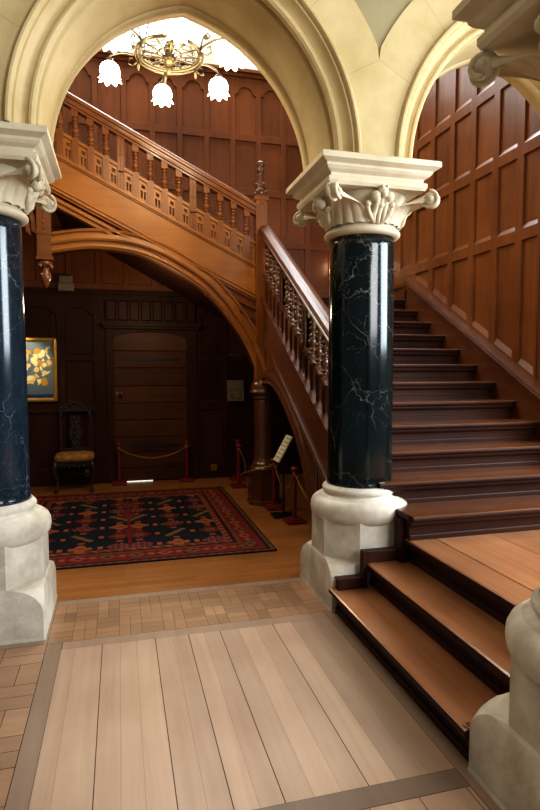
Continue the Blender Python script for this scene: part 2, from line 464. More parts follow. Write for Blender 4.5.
# ------------------------------------------------------------------ panelling
def inset_poly(P, ins):
    n = len(P); out = []
    lines = []
    for i in range(n):
        a = Vector(P[i]); b = Vector(P[(i + 1) % n]); d = (b - a).normalized(); nn = Vector((-d[1], d[0]))
        lines.append((a + nn * ins[i], d))
    for i in range(n):
        p, d = lines[i - 1]; q, e = lines[i]
        cr = d[0] * e[1] - d[1] * e[0]
        if abs(cr) < 1e-4: out.append(tuple(q)); continue
        t = ((q[0] - p[0]) * e[1] - (q[1] - p[1]) * e[0]) / cr
        out.append((p[0] + d[0] * t, p[1] + d[1] * t))
    return out
def cell(mb, P, fn, depth=.022, side=.014, bottom=.035, topi=.014, tone=1.0, edge=None):
    """P counter-clockwise, first edge is the bottom; a bevelled frame around a sunk panel"""
    n = len(P); ins = [bottom] + [side] * (n - 1)
    Q = inset_poly(P, ins); o = mb.tone
    for i in range(n):
        mb.tone = o * (edge if edge and i == 0 else 1)
        mb.poly([fn(*P[i], 0), fn(*P[(i + 1) % n], 0), fn(*Q[(i + 1) % n], -depth), fn(*Q[i], -depth)])
    mb.tone = o * tone; mb.poly([fn(*q, -depth) for q in Q]); mb.tone = o
def arch_cell(u0, u1, v0, v1, h=.10, n=6):
    """shouldered arch head polygon"""
    c = (u0 + u1) / 2; w = (u1 - u0) / 2; sh = w * .28
    right = [(u1, v1 - h)]
    for i in range(n + 1):
        a = (pi / 2) * i / n; right.append((c + (w - sh) * cos(a) , v1 - h * .9 + h * .9 * sin(a)))
    left = [(2 * c - x, y) for x, y in right[::-1][1:]]
    return [(u0, v0), (u1, v0)] + right + left
def rect(mb, u0, u1, v0, v1, fn):
    mb.poly([fn(u0, v0, 0), fn(u1, v0, 0), fn(u1, v1, 0), fn(u0, v1, 0)])
rp = random.Random(11)
def wall_right():
    mb = MB(); fn = lambda u, v, d: (RW - .0 - d, u, v)
    st = [4.17 + .0, 4.46, 4.81, 5.18, 5.56, 5.96, 6.35, 6.73, 7.12, 7.5, 7.86, 8.1]
    sw = .045
    rails = [2.80, 3.55, 4.27, 4.99, 5.70]; rw = .05
    # raking foot board line
    base = lambda y: LZ + .30 + (GO and RISE / GO) * (min(y, 6.42) - 6.42)
    rect(mb, 4.15, 8.1, 5.65, 5.78, fn)
    for k in range(4):
        v0, v1 = rails[k] + rw, rails[k + 1] - rw
        if k == 3: v1 = 5.65
        else: rect(mb, 4.15, 8.1, rails[k + 1] - rw, rails[k + 1] + rw, fn)
        for i in range(len(st) - 1):
            u0, u1 = st[i] + sw, st[i + 1] - sw
            P = [(u0, v0), (u1, v0), (u1, v1), (u0, v1)]
            cell(mb, P, fn, .024, .003, .045, topi=.003, tone=.85 + .35 * rp.random())
        for s_ in st: rect(mb, s_ - sw, min(s_ + sw, 8.1), v0, v1, fn)
    rect(mb, 4.15, 8.1, rails[0] - rw, rails[0] + rw, fn)
    for i in range(len(st) - 1):
        u0, u1 = st[i] + sw, st[i + 1] - sw; v1 = rails[0] - rw
        if base(u1) < v1 - .04:
            P = [(u0, base(u0)), (u1, base(u1)), (u1, v1), (u0, v1)]
            if P[1][1] > v1: P = [(u0, base(u0)), (u1, v1), (u0, v1)]
            cell(mb, P, fn, .024, .003, .05, topi=.003, tone=.85 + .35 * rp.random())
        else: mb.poly([fn(u0, base(u0), 0), fn(u1, base(u1), 0), fn(u1, v1, 0), fn(u0, v1, 0)])
        for s_ in (st[i],):
            mb.poly([fn(s_ - sw, base(s_ - sw), 0), fn(s_ + sw, base(s_ + sw), 0), fn(s_ + sw, v1, 0), fn(s_ - sw, v1, 0)])
    # board below the panels down to the string
    mb.poly([fn(3.9, base(3.9) - .7, 0), fn(6.42, base(6.42) - .7, 0), fn(6.42, base(6.42), 0), fn(3.9, base(3.9), 0)])
    mb.poly([fn(6.42, base(6.42) - .7, 0), fn(8.1, base(6.42) - .7, 0), fn(8.1, base(6.42), 0), fn(6.42, base(6.42), 0)])
    # carcass
    mb.box(RW + .05, RW + .14, 4.15, 8.3, -.05, 8.0)
    mb.box(RW - .02, RW + .1, 4.15, 8.1, 5.78, 5.84); mb.box(RW - .05, RW + .1, 4.15, 8.1, 5.84, 5.87)
    mb.box(RW - .0, RW + .1, AY1 - .01, 4.18, 1.0, 5.2)
    struct(mb, 'wall_right', 'wall_wood')
    # raking skirting with its moulded top
    sk = MB(); sl = RISE / GO
    def rk(o0, o1, x, ya=3.3, yb=6.46):
        sk.prism([(ya, LZ + o0 + sl * (ya - 6.42)), (yb, LZ + o0 + sl * (yb - 6.42)), (yb, LZ + o1 + sl * (yb - 6.42)), (ya, LZ + o1 + sl * (ya - 6.42))], lambda u, v, d: (d, u, v), x, RW + .02)
    rk(-.35, .115, XR - .005); rk(.115, .135, XR - .018); rk(.135, .15, XR - .005); rk(.15, .172, XR - .022); rk(.172, .185, XR - .002); rk(.185, .21, XR - .03); rk(.21, .225, XR - .01)
    sk.box(XR - .005, RW + .02, 6.42, 8.1, LZ, LZ + .16); sk.box(XR - .02, RW + .02, 6.46, 8.1, LZ + .16, LZ + .20)
    struct(sk, 'baseboard_right', 'main_y')
wall_right()

def wall_back():
    fn = lambda u, v, d: (u, BACK - d, v)
    mb = MB()
    sp = .374; sw = .035
    st = [.494 + sp * k for k in range(-10, 9)]; st = [s for s in st if -3.2 <= s <= 3.55]
    rails = [2.70, 3.40, 4.12, 4.88, 5.62]; rw = .045
    for k in range(4):
        v0, v1 = rails[k] + rw, rails[k + 1] - rw
        rect(mb, -3.2, 3.55, rails[k] - rw, rails[k] + rw, fn)
        for i in range(len(st) - 1):
            u0, u1 = st[i] + sw, st[i + 1] - sw; t = .88 + .28 * rp.random()
            if k == 3:
                P = arch_cell(u0, u1, v0, v1, .11)
                n = len(P); r_ = P[2:2 + (n - 2) // 2 + 1]
                cell(mb, P, fn, .02, .008, .010, tone=t)
                tp = v1
                arcp = P[2:]
                half = len(arcp) // 2
                for q in range(len(arcp) - 1):
                    a, b_ = arcp[q], arcp[q + 1]
                    mb.poly([fn(a[0], a[1], 0), fn(a[0], tp + .001, 0), fn(b_[0], tp + .001, 0), fn(b_[0], b_[1], 0)])
            else:
                cell(mb, [(u0, v0), (u1, v0), (u1, v1), (u0, v1)], fn, .02, .008, .010, tone=t)
        for s_ in st: rect(mb, s_ - sw, s_ + sw, v0, v1, fn)
    rect(mb, -3.2, 3.55, rails[4] - rw, 5.70, fn)
    mb.box(-3.2, 3.55, BACK - .03, BACK + .05, 5.70, 5.75); mb.box(-3.2, 3.55, BACK - .07, BACK + .05, 5.75, 5.79)
    mb.box(-3.2, 3.55, BACK + .04, BACK + .25, 2.3, 5.76)
    mb.box(XL, 3.55, BACK - .02, BACK + .01, LZ, LZ + .2); mb.box(XL, 3.55, BACK - .03, BACK + .01, LZ + .2, LZ + .23)
    # dark lower storey under the stair
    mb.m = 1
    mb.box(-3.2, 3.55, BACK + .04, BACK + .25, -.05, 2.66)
    def gp(u0, u1, v0, v1, arch=False, t=1.):
        if arch:
            P = arch_cell(u0, u1, v0, v1, .09); cell(mb, P, fn, .02, .012, .02, tone=t)
            arcp = P[2:]
            for q in range(len(arcp) - 1):
                a, b_ = arcp[q], arcp[q + 1]
                mb.poly([fn(a[0], a[1], 0), fn(a[0], v1 + .001, 0), fn(b_[0], v1 + .001, 0), fn(b_[0], b_[1], 0)])
        else: cell(mb, [(u0, v0), (u1, v0), (u1, v1), (u0, v1)], fn, .02, .012, .02, tone=t)
    # rows: plinth rail, tall low panels, middle panels, arched heads, frieze
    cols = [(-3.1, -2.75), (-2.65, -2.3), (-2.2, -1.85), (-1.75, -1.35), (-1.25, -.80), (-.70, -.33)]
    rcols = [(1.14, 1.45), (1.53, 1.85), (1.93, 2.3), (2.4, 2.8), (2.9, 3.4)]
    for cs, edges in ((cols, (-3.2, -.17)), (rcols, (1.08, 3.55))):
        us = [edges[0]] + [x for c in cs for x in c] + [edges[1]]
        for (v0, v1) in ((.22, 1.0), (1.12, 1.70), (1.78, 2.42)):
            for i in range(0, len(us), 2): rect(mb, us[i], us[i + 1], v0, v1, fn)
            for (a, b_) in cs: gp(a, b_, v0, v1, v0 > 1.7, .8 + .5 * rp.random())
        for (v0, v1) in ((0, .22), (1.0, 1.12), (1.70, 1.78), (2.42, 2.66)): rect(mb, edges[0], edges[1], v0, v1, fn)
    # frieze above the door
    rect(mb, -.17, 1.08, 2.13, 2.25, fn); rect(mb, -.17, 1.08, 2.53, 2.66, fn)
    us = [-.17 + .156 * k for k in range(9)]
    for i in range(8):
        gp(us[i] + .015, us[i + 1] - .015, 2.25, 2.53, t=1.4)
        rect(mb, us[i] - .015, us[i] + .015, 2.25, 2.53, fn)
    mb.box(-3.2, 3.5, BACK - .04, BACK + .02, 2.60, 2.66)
    struct(mb, 'wall_back', ['back_wood', 'shaded_wood'], recalc=False)
    # door surround and door
    d = MB()
    for x0, x1 in ((-.17, -.075), (.935, 1.08)): d.box(x0, x1, BACK - .03, BACK + .05, 0, 2.16)
    d.box(-.17, 1.08, BACK - .03, BACK + .05, 2.13, 2.2); d.box(-.22, 1.13, BACK - .09, BACK + .04, 2.17, 2.215); d.box(-.2, 1.11, BACK - .06, BACK + .04, 2.14, 2.17)
    # four-centred head spandrels
    for s in (0, 1):
        P = [(-.075, 2.13), (-.075, 2.0), (-.03, 2.045), (.08, 2.075), (.43, 2.12), (.43, 2.13)]
        if s: P = [(.86 - x, z) for x, z in P]
        d.prism(P, lambda u, v, w: (u, w, v), BACK - .01, BACK + .03)
    struct(d, 'trim_1', 'shaded_wood', bevel=.004)
    dr = MB()
    zs = [.01, .19, .414, .628, .869, 1.109, 1.348, 1.60, 1.837, 2.10]
    rd = random.Random(5)
    for i in range(len(zs) - 1):
        dr.tone = .8 + .4 * rd.random()
        dr.box(-.075, .935, BACK + .012, BACK + .035, zs[i] + .006, zs[i + 1] - .006)
    dr.tone = .4; dr.box(-.075, .935, BACK + .03, BACK + .038, 0, 2.13)
    door = struct(dr, 'door_1', 'door_wood', bevel=.004)
    hk = MB()
    hk.lathe([(.0, 0), (.022, 0), (.022, .008), (.01, .012), (.01, .04), (.024, .05), (.026, .062), (.014, .072), (0, .074)], (0, 0, 0), 14, Matrix.Translation((.03, BACK + .01, 1.25)) @ Matrix.Rotation(pi / 2, 4, 'X'), cap=False)
    hk.lathe([(.0, 0), (.018, 0), (.018, .006), (0, .008)], (0, 0, 0), 12, Matrix.Translation((-.03, BACK + .012, 1.25)) @ Matrix.Rotation(pi / 2, 4, 'X'), cap=False)
    hk.build('door_knob', 'brass', door)
    for z in (1.72, .5):
        h = MB(); P = [(.93, -.02), (.55, -.016), (.50, -.035), (.44, -.05), (.40, -.02), (.33, -.022), (.26, 0), (.33, .022), (.40, .02), (.44, .05), (.50, .035), (.55, .016), (.93, .02)]
        if z < 1: pass
        h.prism(P, lambda u, v, w: (u - .1, w, v + z), BACK + .004, BACK + .014)
        for x in (.3, .45, .6, .75): h.ball((x - .1 + .05, BACK + .004, z), .008, 8)
        h.build('strap_hinge', 'black', door)
    st_ = MB()
    for i in range(len(zs) - 1):
        for x in (.03, .43, .83): st_.ball((x, BACK + .01, (zs[i] + zs[i + 1]) / 2 - .03), .008, 6)
    st_.build('stud_rows', 'black', door)
    lg = MB(); lg.box(.06, .44, BACK - .004, BACK + .006, .001, .013); lg.build('daylight_strip', 'gap_light', door)  # glowing strip stands in for daylight showing under the door
    # left end wall, ceiling, window wall
    lw = MB(); f2 = lambda u, v, dd: (-3.2 + dd, u, v)
    for k in range(4):
        for i in range(9):
            y0 = 4.2 + i * .43
            cell(lw, [(y0 + .43 - .04, .2 + k * .7), (y0 + .04, .2 + k * .7), (y0 + .04, .2 + k * .7 + .62), (y0 + .43 - .04, .2 + k * .7 + .62)], f2, .02, .012, .02, tone=1)
    lw.box(-3.35, -3.215, 4.15, 8.3, 0, 8.0)
    for i in range(10): lw.box(-3.23, -3.2, 4.2 + i * .43 - .04, 4.2 + i * .43 + .04, 0, 3.1)
    for k in range(5): lw.box(-3.23, -3.2, 4.15, 8.15, .12 + k * .7, .2 + k * .7)
    struct(lw, 'wall_left', 'shaded_wood', recalc=False)
wall_back()

def upper_walls():
    # pale wall over the cornice with three mullioned windows, plaster sides
    X0, X1 = -3.2, 3.6; zb, zt = 5.79, 7.9
    wins = [(-2.6, -1.2, 5.84), (-.65, .93, 5.84), (1.34, 3.05, 5.84)]
    mb = MB(); prev = X0
    for (a, b, s) in wins:
        mb.box(prev, a, BACK, BACK + .25, zb, zt); mb.box(a, b, BACK, BACK + .25, zb, s); mb.box(a, b, BACK, BACK + .25, 7.3, zt); prev = b
    mb.box(prev, X1, BACK, BACK + .25, zb, zt)
    mb.box(RW, RW + .14, AY1, BACK + .2, 5.87, zt); mb.box(-3.35, -3.2, AY1, BACK + .2, 3.1, zt)
    mb.box(-3.35, RW + .14, AY1 - .14, AY1, 5.2, zt)
    struct(mb, 'wall_upper', 'plaster')
    for n, (a, b, s) in enumerate(wins):
        w = MB(); k = max(2, round((b - a) / .42))
        w.box(a, b, BACK + .05, BACK + .15, s, s + .05); w.box(a, b, BACK + .05, BACK + .15, 7.25, 7.3)
        for i in range(k + 1):
            x = a + (b - a) * i / k; w.box(max(a, x - .03), min(b, x + .03), BACK + .04, BACK + .16, s, 7.3)
        w.box(a, b, BACK + .05, BACK + .15, 6.65, 6.70)
        o = struct(w, 'window_%d' % (n + 1), 'plaster', bevel=.006)
        p = MB(); p.box(a, b, BACK + .10, BACK + .104, s, 7.3); p.build('pane', 'sky_pane', o)
        lead = MB()
        for i in range(k):
            xa = a + (b - a) * i / k; xb = a + (b - a) * (i + 1) / k
            for j in range(1, 3): lead.box(xa + (xb - xa) * j / 3 - .004, xa + (xb - xa) * j / 3 + .004, BACK + .092, BACK + .10, s, 7.3)
            zz = s + .25
            while zz < 7.2: lead.box(xa, xb, BACK + .092, BACK + .10, zz - .004, zz + .004); zz += .22
        lead.build('glazing_bars', 'box', o)
    c = MB(); c.box(-3.35, RW + .14, AY1 - .14, BACK + .25, 7.9, 8.0); c.box(-4, 6.2, -2.5, AY0 + .02, 5.2, 5.3)
    struct(c, 'ceiling', 'plaster')
upper_walls()

# ------------------------------------------------------------------ steps
def nosing_profile(run):
    return [(run, 0), (.012, 0), (.003, -.006), (0, -.016), (.003, -.028), (.012, -.036), (.022, -.04), (.022, -.05), (.028, -.062), (.04, -.074), (.05, -.078), (.05, -.088), (.058, -.09), (.058, -.125), (.05, -.128), (.046, -.135), (.046, -RISE), (run, -RISE)]
def step_main():
    root = empty('main_staircase', (2.6, 5.0, FZ), 'broad dark wooden staircase of twelve steps climbing beside the right panelled wall', 'staircase')
    for k in range(12):
        y = Y0 - (11 - k) * GO; z = FZ + RISE * (k + 1)
        mb = MB(); run = GO + .06 if k < 11 else GO + .1
        x0 = 1.79 if k == 0 else XL
        P = nosing_profile(run)
        a = [(x0, y + p[0], z + p[1]) for p in P]; b = [(XR, y + p[0], z + p[1]) for p in P]
        if k == 0: b = [(3.72, q[1], q[2]) for q in b]
        n = len(P)
        for i in range(n):
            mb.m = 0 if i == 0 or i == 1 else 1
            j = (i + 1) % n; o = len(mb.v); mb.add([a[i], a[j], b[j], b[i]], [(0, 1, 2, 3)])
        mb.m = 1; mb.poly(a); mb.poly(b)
        if k < 1:   # lower steps return around the column base
            mb.box(x0 - .012, x0 + .1, y + .05, y + .25, z - .036, z - .002)
        mb.build('step', ['step_x', 'riser'], root, bevel=0)
    l = MB()
    for i in range(14):
        l.tone = .9 + .2 * rp.random(); l.box(1.66, RW, Y0 + .06 + i * .12, min(BACK, Y0 + .06 + (i + 1) * .12 - .002), LZ - .05, LZ)
    l.tone = .5; l.box(1.66, RW, Y0 + .1, BACK, LZ - .2, LZ - .05)
    l.build('quarter_landing', 'step_x', root)
    sl = RISE / GO
    # underside
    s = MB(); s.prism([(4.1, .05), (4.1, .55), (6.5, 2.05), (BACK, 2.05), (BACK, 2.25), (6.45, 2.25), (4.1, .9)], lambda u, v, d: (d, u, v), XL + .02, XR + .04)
    s.build('soffit', 'shaded_wood', root)
    # left string: moulded raking face seen from the hall
    top = lambda y: 1.21 + .60 * (y - 4.35)
    t = MB()
    def rk(o0, o1, x, ya=4.05, yb=6.38, x2=XL + .02):
        t.prism([(ya, top(ya) + o0), (yb, top(yb) + o0), (yb, top(yb) + o1), (ya, top(ya) + o1)], lambda u, v, d: (d, u, v), x, x2)
    rk(-.50, -.06, 1.615); rk(-.06, -.045, 1.595); rk(-.045, -.03, 1.605); rk(-.03, -.012, 1.585); rk(-.012, .0, 1.575); rk(-.47, -.455, 1.60); rk(-.50, -.485, 1.595)
    t.build('string', 'main_y', root)
    # half arch below the string
    A = [(6.36, 1.40), (6.2, 1.435), (6.0, 1.43), (5.8, 1.385), (5.6, 1.31), (5.44, 1.225), (5.25, 1.11), (5.05, .965), (4.9, .82), (4.76, .64), (4.64, .44), (4.56, .22), (4.52, 0)]
    h = MB()
    for (off, thick, x) in ((0, .035, 1.58), (.035, .025, 1.60), (.06, .035, 1.585), (.095, .03, 1.605)):
        rows = []
        for i, (y, z) in enumerate(A):
            a = Vector(A[max(0, i - 1)]); b = Vector(A[min(len(A) - 1, i + 1)]); d = (b - a).normalized(); nn = Vector((-d[1], d[0]))
            if nn[1] < 0 and i < 8: nn = -nn
            if i >= 8: nn = Vector((nn[0], nn[1])) if nn[0] < 0 else -nn
            p = Vector((y, z)) + nn * off; q = Vector((y, z)) + nn * (off + thick)
            rows.append([(x, p[0], p[1]), (1.69, p[0], p[1]), (1.69, q[0], q[1]), (x, q[0], q[1])])
        h.grid(rows, False, True)
    h.build('arch_rib', 'main_y', root)
    f = MB(); rows = []
    for (y, z) in A: rows.append([(1.63, y, z + .02), (1.63, y, max(top(max(y, 4.05)) - .48, z + .03))])
    f.grid(rows); f.box(1.63, 1.69, 4.05, 4.54, 0, .75)
    f.build('spandrel', 'main_z', root)
    world_parts(root)
step_main()

def low_steps():
    root = empty('entry_steps', (1.8, 2.5, 0), 'low reddish steps between the two stone bases, rising to the raised boarded landing', 'steps')
    for k in range(3):
        x = (1.30, 1.54, 1.78)[k]; z = RISE * (k + 1); y1 = 3.385; y0 = (1.882, 1.882, 1.25)[k]
        run = (.34, .34, 3.0)[k]
        P = nosing_profile(run)
        if k == 2: P = nosing_profile(.2)
        mb = MB(); a = [(x + p[0], y0, z + p[1]) for p in P]; b = [(x + p[0], y1 if k < 2 else 3.30, z + p[1]) for p in P]; n = len(P)
        for i in range(n):
            mb.m = 0 if i in (0, 1) else 1; j = (i + 1) % n; mb.add([a[i], a[j], b[j], b[i]], [(0, 1, 2, 3)])
        mb.m = 1; mb.poly(a); mb.poly(b)
        st = mb.build('step', ['step_y', 'riser'], root)
        if k == 0:
            cu = bpy.data.curves.new('painted_number', 'FONT'); cu.body = '10'; cu.size = .055; cu.extrude = .0005
            tx = bpy.data.objects.new('painted_number', cu); col.objects.link(tx)
            dg = bpy.context.evaluated_depsgraph_get(); me = bpy.data.meshes.new_from_object(tx.evaluated_get(dg))
            bpy.data.objects.remove(tx); me.materials.clear(); me.materials.append(M['ink'])
            to = bpy.data.objects.new('painted_number', me); col.objects.link(to); to.parent = st
            to.location = (1.315, 1.87, z + .002); to.rotation_euler = (0, 0, radians(25))
    l = MB(); x = 1.971
    rr = random.Random(2)
    while x < 5:
        w = .21; l.tone = .95 + .35 * rr.random(); l.box(x + .001, x + w - .001, .2, 3.34, FZ - .03, FZ); x += w
    l.tone = .5; l.box(1.97, 5, .2, 3.34, 0, FZ - .031)
    l.build('landing', 'step_y', root)
    # moulded skirting where the steps meet the column base
    s = MB()
    s.box(1.34, 1.53, 3.325, 3.37, RISE, RISE + .07); s.box(1.33, 1.53, 3.315, 3.37, RISE + .07, RISE + .085)
    s.box(1.51, 1.545, 3.32, 3.37, RISE, RISE * 2 + .085)
    s.box(1.545, 1.77, 3.325, 3.37, RISE * 2, RISE * 2 + .07); s.box(1.53, 1.77, 3.315, 3.37, RISE * 2 + .07, RISE * 2 + .085)
    s.box(1.755, 1.80, 3.28, 3.37, RISE * 2, RISE * 3 + .12)
    s.build('skirting', 'riser', root, bevel=.006)
    world_parts(root)
low_steps()

# ------------------------------------------------------------------ balustrades
def baluster_mesh(name, mat, low, high, tall_block=.24):
    """turned baluster: square block at the foot and top, rings between; origin at the foot"""
    mb = MB(); b = .034
    mb.box(-b, b, -b, b, low, tall_block + .05)
    z0 = tall_block + .05; H = high - .06 - z0
    pr = [(.034, 0), (.034, .03), (.020, .05), (.020, .08), (.034, .10), (.034, .14), (.020, .16), (.020, .19), (.030, .22), (.036, .30), (.037, .36), (.028, .44), (.020, .47), (.034, .49), (.034, .53), (.020, .55),
          (.020, .60), (.028, .66), (.036, .72), (.020, .75), (.020, .79), (.034, .81), (.034, .85), (.020, .87), (.022, .93), (.034, .95), (.034, 1.0)]
    mb.smooth = True; mb.lathe([(r, z0 + u * H) for r, u in pr], n=14); mb.smooth = False
    mb.box(-b, b, -b, b, high - .065, high + .03)
    return mb
def raking(ob_name, mat, u0, u1, line, prof, mapper, parent):
    """sweep closed profile [(w, h)] along a sloping line"""
    mb = MB(); n = len(prof)
    a = [mapper(u0, p[0], line(u0) + p[1]) for p in prof]; b = [mapper(u1, p[0], line(u1) + p[1]) for p in prof]
    mb.grid([a, b], False, True); mb.poly(a); mb.poly(b)
    return mb.build(ob_name, mat, parent)
RAILP = [(-.045, 0), (-.045, .02), (-.06, .03), (-.06, .045), (-.05, .055), (-.052, .075), (-.068, .085), (-.07, .105), (-.06, .125), (-.035, .145), (0, .152), (.035, .145), (.06, .125), (.07, .105), (.068, .085), (.052, .075), (.05, .055), (.06, .045), (.06, .03), (.045, .02), (.045, 0)]
def pierced(mb, u0, u1, line, mapper, slots=True):
    """little pierced tracery panel between two baluster feet, w is depth"""
    z = lambda u: line(u)
    H = .235; fr = .012
    nU = 12; um = (u0 + u1) / 2; w2 = (u1 - u0)
    # solid panel with two lancets and an eyelet left open: built from strips
    def q(a, b, c, d):   # u range a..b, height range c..d above the raking line
        for dep in (-.012,):
            P = [mapper(a, dep, z(a) + c), mapper(b, dep, z(b) + c), mapper(b, dep, z(b) + d), mapper(a, dep, z(a) + d)]
            R = [mapper(a, .012, z(a) + c), mapper(b, .012, z(b) + c), mapper(b, .012, z(b) + d), mapper(a, .012, z(a) + d)]
            mb.add(P + R, [(0, 1, 2, 3), (7, 6, 5, 4), (0, 4, 5, 1), (1, 5, 6, 2), (2, 6, 7, 3), (3, 7, 4, 0)])
    q(u0, u1, 0, .045)
    s1, s2 = u0 + w2 * .18, u0 + w2 * .44; s3, s4 = u0 + w2 * .56, u0 + w2 * .82
    q(u0, s1, .045, .13); q(s2, s3, .045, .13); q(s4, u1, .045, .13)
    q(u0, u1, .13, .155)
    e1, e2 = um - w2 * .22, um + w2 * .22
    q(u0, e1, .155, .195); q(e2, u1, .155, .195); q(u0, u1, .195, H)
def tall_panel(mb, u, line, mapper, z1, half=.038):
    """broad flat post with blind tracery"""
    z0 = line(u)
    def bx(a, b, c, d, w0, w1):
        P = [mapper(a, w0, c), mapper(b, w0, c), mapper(b, w0, d), mapper(a, w0, d), mapper(a, w1, c), mapper(b, w1, c), mapper(b, w1, d), mapper(a, w1, d)]
        mb.add(P, [(0, 1, 2, 3), (7, 6, 5, 4), (0, 4, 5, 1), (1, 5, 6, 2), (2, 6, 7, 3), (3, 7, 4, 0)])
    bx(u - half, u + half, z0 - .03, z0 + z1, -.022, .022)
    for s in (-1, 1):
        e = s * half; bx(u + e - s * .01, u + e, z0, z0 + z1, -.032, .032)
    for (c, d) in ((.0, .03), (.20, .22), (.38, .395), (z1 - .03, z1)): bx(u - half, u + half, z0 + c, z0 + d, -.03, .03)
    bx(u - .004, u + .004, z0 + .03, z0 + .2, -.03, .03); bx(u - .004, u + .004, z0 + .22, z0 + z1 - .1, -.03, .03)
    # pointed heads
    for zc in (.16, z1 - .1):
        for s in (-1, 1):
            P = [(u, z0 + zc + .05), (u + s * .03, z0 + zc), (u + s * .03, z0 + zc + .06), (u, z0 + zc + .06)]
            mb.prism(P, lambda a, b, d: mapper(a, d, b), -.03, .03)

def upper_flight():
    YF = 6.42
    slope = .488; top = lambda x: 2.78 + slope * (1.5 - x)
    mp = lambda u, w, z: (u, YF + w, z)
    root = empty('upper_staircase', (.4, 7.2, LZ), 'golden oak upper stair flight rising leftward above a wide wooden arch', 'staircase')
    xN, xP = 1.53, -.66
    def strip(o0, o1, y, xa=xP, xb=xN, mb=None, y2=YF + .05):
        mb.prism([(xa, top(xa) + o0), (xb, top(xb) + o0), (xb, top(xb) + o1), (xa, top(xa) + o1)], lambda u, v, d: (u, d, v), y, y2)
    s = MB(); strip(-.34, -.0, YF - .035, mb=s); s.build('string', 'oak_x', root)
    s = MB()
    for (a, b, y) in ((-.03, -.012, -.05), (-.012, .006, -.062), (.006, .02, -.045), (-.335, -.318, -.05), (-.36, -.335, -.04), (-.375, -.36, -.055), (-.40, -.375, -.035)): strip(a, b, YF + y, mb=s)
    s.build('string_moulding', 'oak_x', root, bevel=.003)
    # lower raking rib that meets the arch
    s = MB()
    for (a, b, y) in ((-.53, -.50, -.05), (-.50, -.475, -.03), (-.475, -.45, -.055), (-.45, -.43, -.035)): strip(a, b, YF + y, mb=s, xa=xP, xb=.55)
    s.build('raking_rib', 'oak_x', root, bevel=.003)
    # great arch
    def cat(pts, n=6):
        out = []
        for i in range(len(pts) - 1):
            p0, p1, p2, p3 = [Vector(pts[max(0, min(len(pts) - 1, j))]) for j in (i - 1, i, i + 1, i + 2)]
            for k in range(n):
                t = k / n; out.append(.5 * ((2 * p1) + (p2 - p0) * t + (2 * p0 - 5 * p1 + 4 * p2 - p3) * t * t + (3 * p1 - p0 - 3 * p2 + p3) * t ** 3))
        out.append(Vector(pts[-1])); return out
    inn = cat([(-.66, 2.80), (-.35, 2.86), (-.07, 2.87), (.2, 2.84), (.456, 2.756), (.70, 2.63), (.896, 2.50), (1.09, 2.31), (1.238, 2.126), (1.37, 1.93), (1.472, 1.73), (1.56, 1.50), (1.60, 1.36)])
    a = MB(); a.smooth = False
    prof = [(0, .0), (0, -.05), (.02, -.065), (.045, -.06), (.05, -.045), (.075, -.045), (.08, -.07), (.10, -.082), (.125, -.078), (.13, -.055), (.15, -.05), (.155, -.03), (.175, -.03), (.18, -.05), (.20, -.055), (.21, -.04), (.21, .0)]
    rows = []
    for i, p in enumerate(inn):
        d = (inn[min(i + 1, len(inn) - 1)] - inn[max(i - 1, 0)]).normalized(); nn = Vector((-d[1], d[0]))
        if nn[1] < 0: nn = -nn
        if i > len(inn) - 4: nn = Vector((.75, .66)).normalized() if False else nn
        rows.append([(min(p[0] + nn[0] * r, 1.66), YF + y, p[1] + nn[1] * r) for r, y in prof])
    a.grid(rows); ob = a.build('arch_rib', 'oak_x', root)
    # infill between arch and string on the right
    f = MB(); rows = []
    for p in inn:
        if p[0] < .42: continue
        rows.append([(p[0], YF - .005, p[1] + .05), (p[0], YF - .005, top(p[0]) - .3)])
    f.grid(rows); f.build('spandrel', 'rail_wood', root)
    s = MB(); strip(-.62, -.60, YF - .03, mb=s, xa=.95, xb=1.54); strip(-.50, -.47, YF - .04, mb=s, xa=.6, xb=1.54); s.build('raking_rib', 'rail_wood', root)
    # arch soffit return (depth)
    b = MB(); rows = [[(p[0], YF - .02, p[1]), (p[0], YF + .12, p[1])] for p in inn]; b.grid(rows); b.build('arch_soffit', 'shaded_wood', root)
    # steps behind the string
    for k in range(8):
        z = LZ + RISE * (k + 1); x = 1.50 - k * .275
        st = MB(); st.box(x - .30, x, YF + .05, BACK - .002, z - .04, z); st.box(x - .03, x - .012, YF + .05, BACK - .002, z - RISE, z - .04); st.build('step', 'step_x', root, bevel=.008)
    u = MB(); u.prism([(1.55, LZ - .2), (-.70, LZ + 8 * RISE - .30), (-.70, LZ + 8 * RISE - .22), (1.55, LZ - .05)], lambda uu, v, d: (uu, d, v), YF + .06, BACK - .002); u.build('soffit', 'shaded_wood', root)
    g = MB(); gz = LZ + 8 * RISE; g.box(-3.18, -.70, YF - .02, BACK - .002, gz - .30, gz); g.build('upper_landing', 'step_x', root)
    # pendant newel with carved drop
    p = MB(); px = -.725
    p.box(px - .07, px + .07, YF - .09, YF + .05, 2.74, gz + 1.05)
    p.box(px - .085, px + .085, YF - .105, YF + .065, 2.72, 2.75); p.box(px - .08, px + .08, YF - .10, YF + .06, 2.98, 3.0)
    for i in range(7): p.ball((px, YF - .09, 3.04 + i * .055), .013, 8)
    p.smooth = True
    p.lathe([(.06, 2.72), (.075, 2.70), (.07, 2.67), (.04, 2.65), (.035, 2.62), (.055, 2.58), (.06, 2.55), (.045, 2.50), (.02, 2.455), (.004, 2.43)], (px, YF - .02, 0), 12)
    for k in range(4):
        a_ = k * pi / 2 + pi / 4; p.ball((px + .07 * cos(a_), YF - .02 + .07 * sin(a_), 2.665), .026, 8); p.ball((px + .05 * cos(a_), YF - .02 + .05 * sin(a_), 2.57), .022, 8)
    p.build('pendant_newel', 'rail_wood', root)
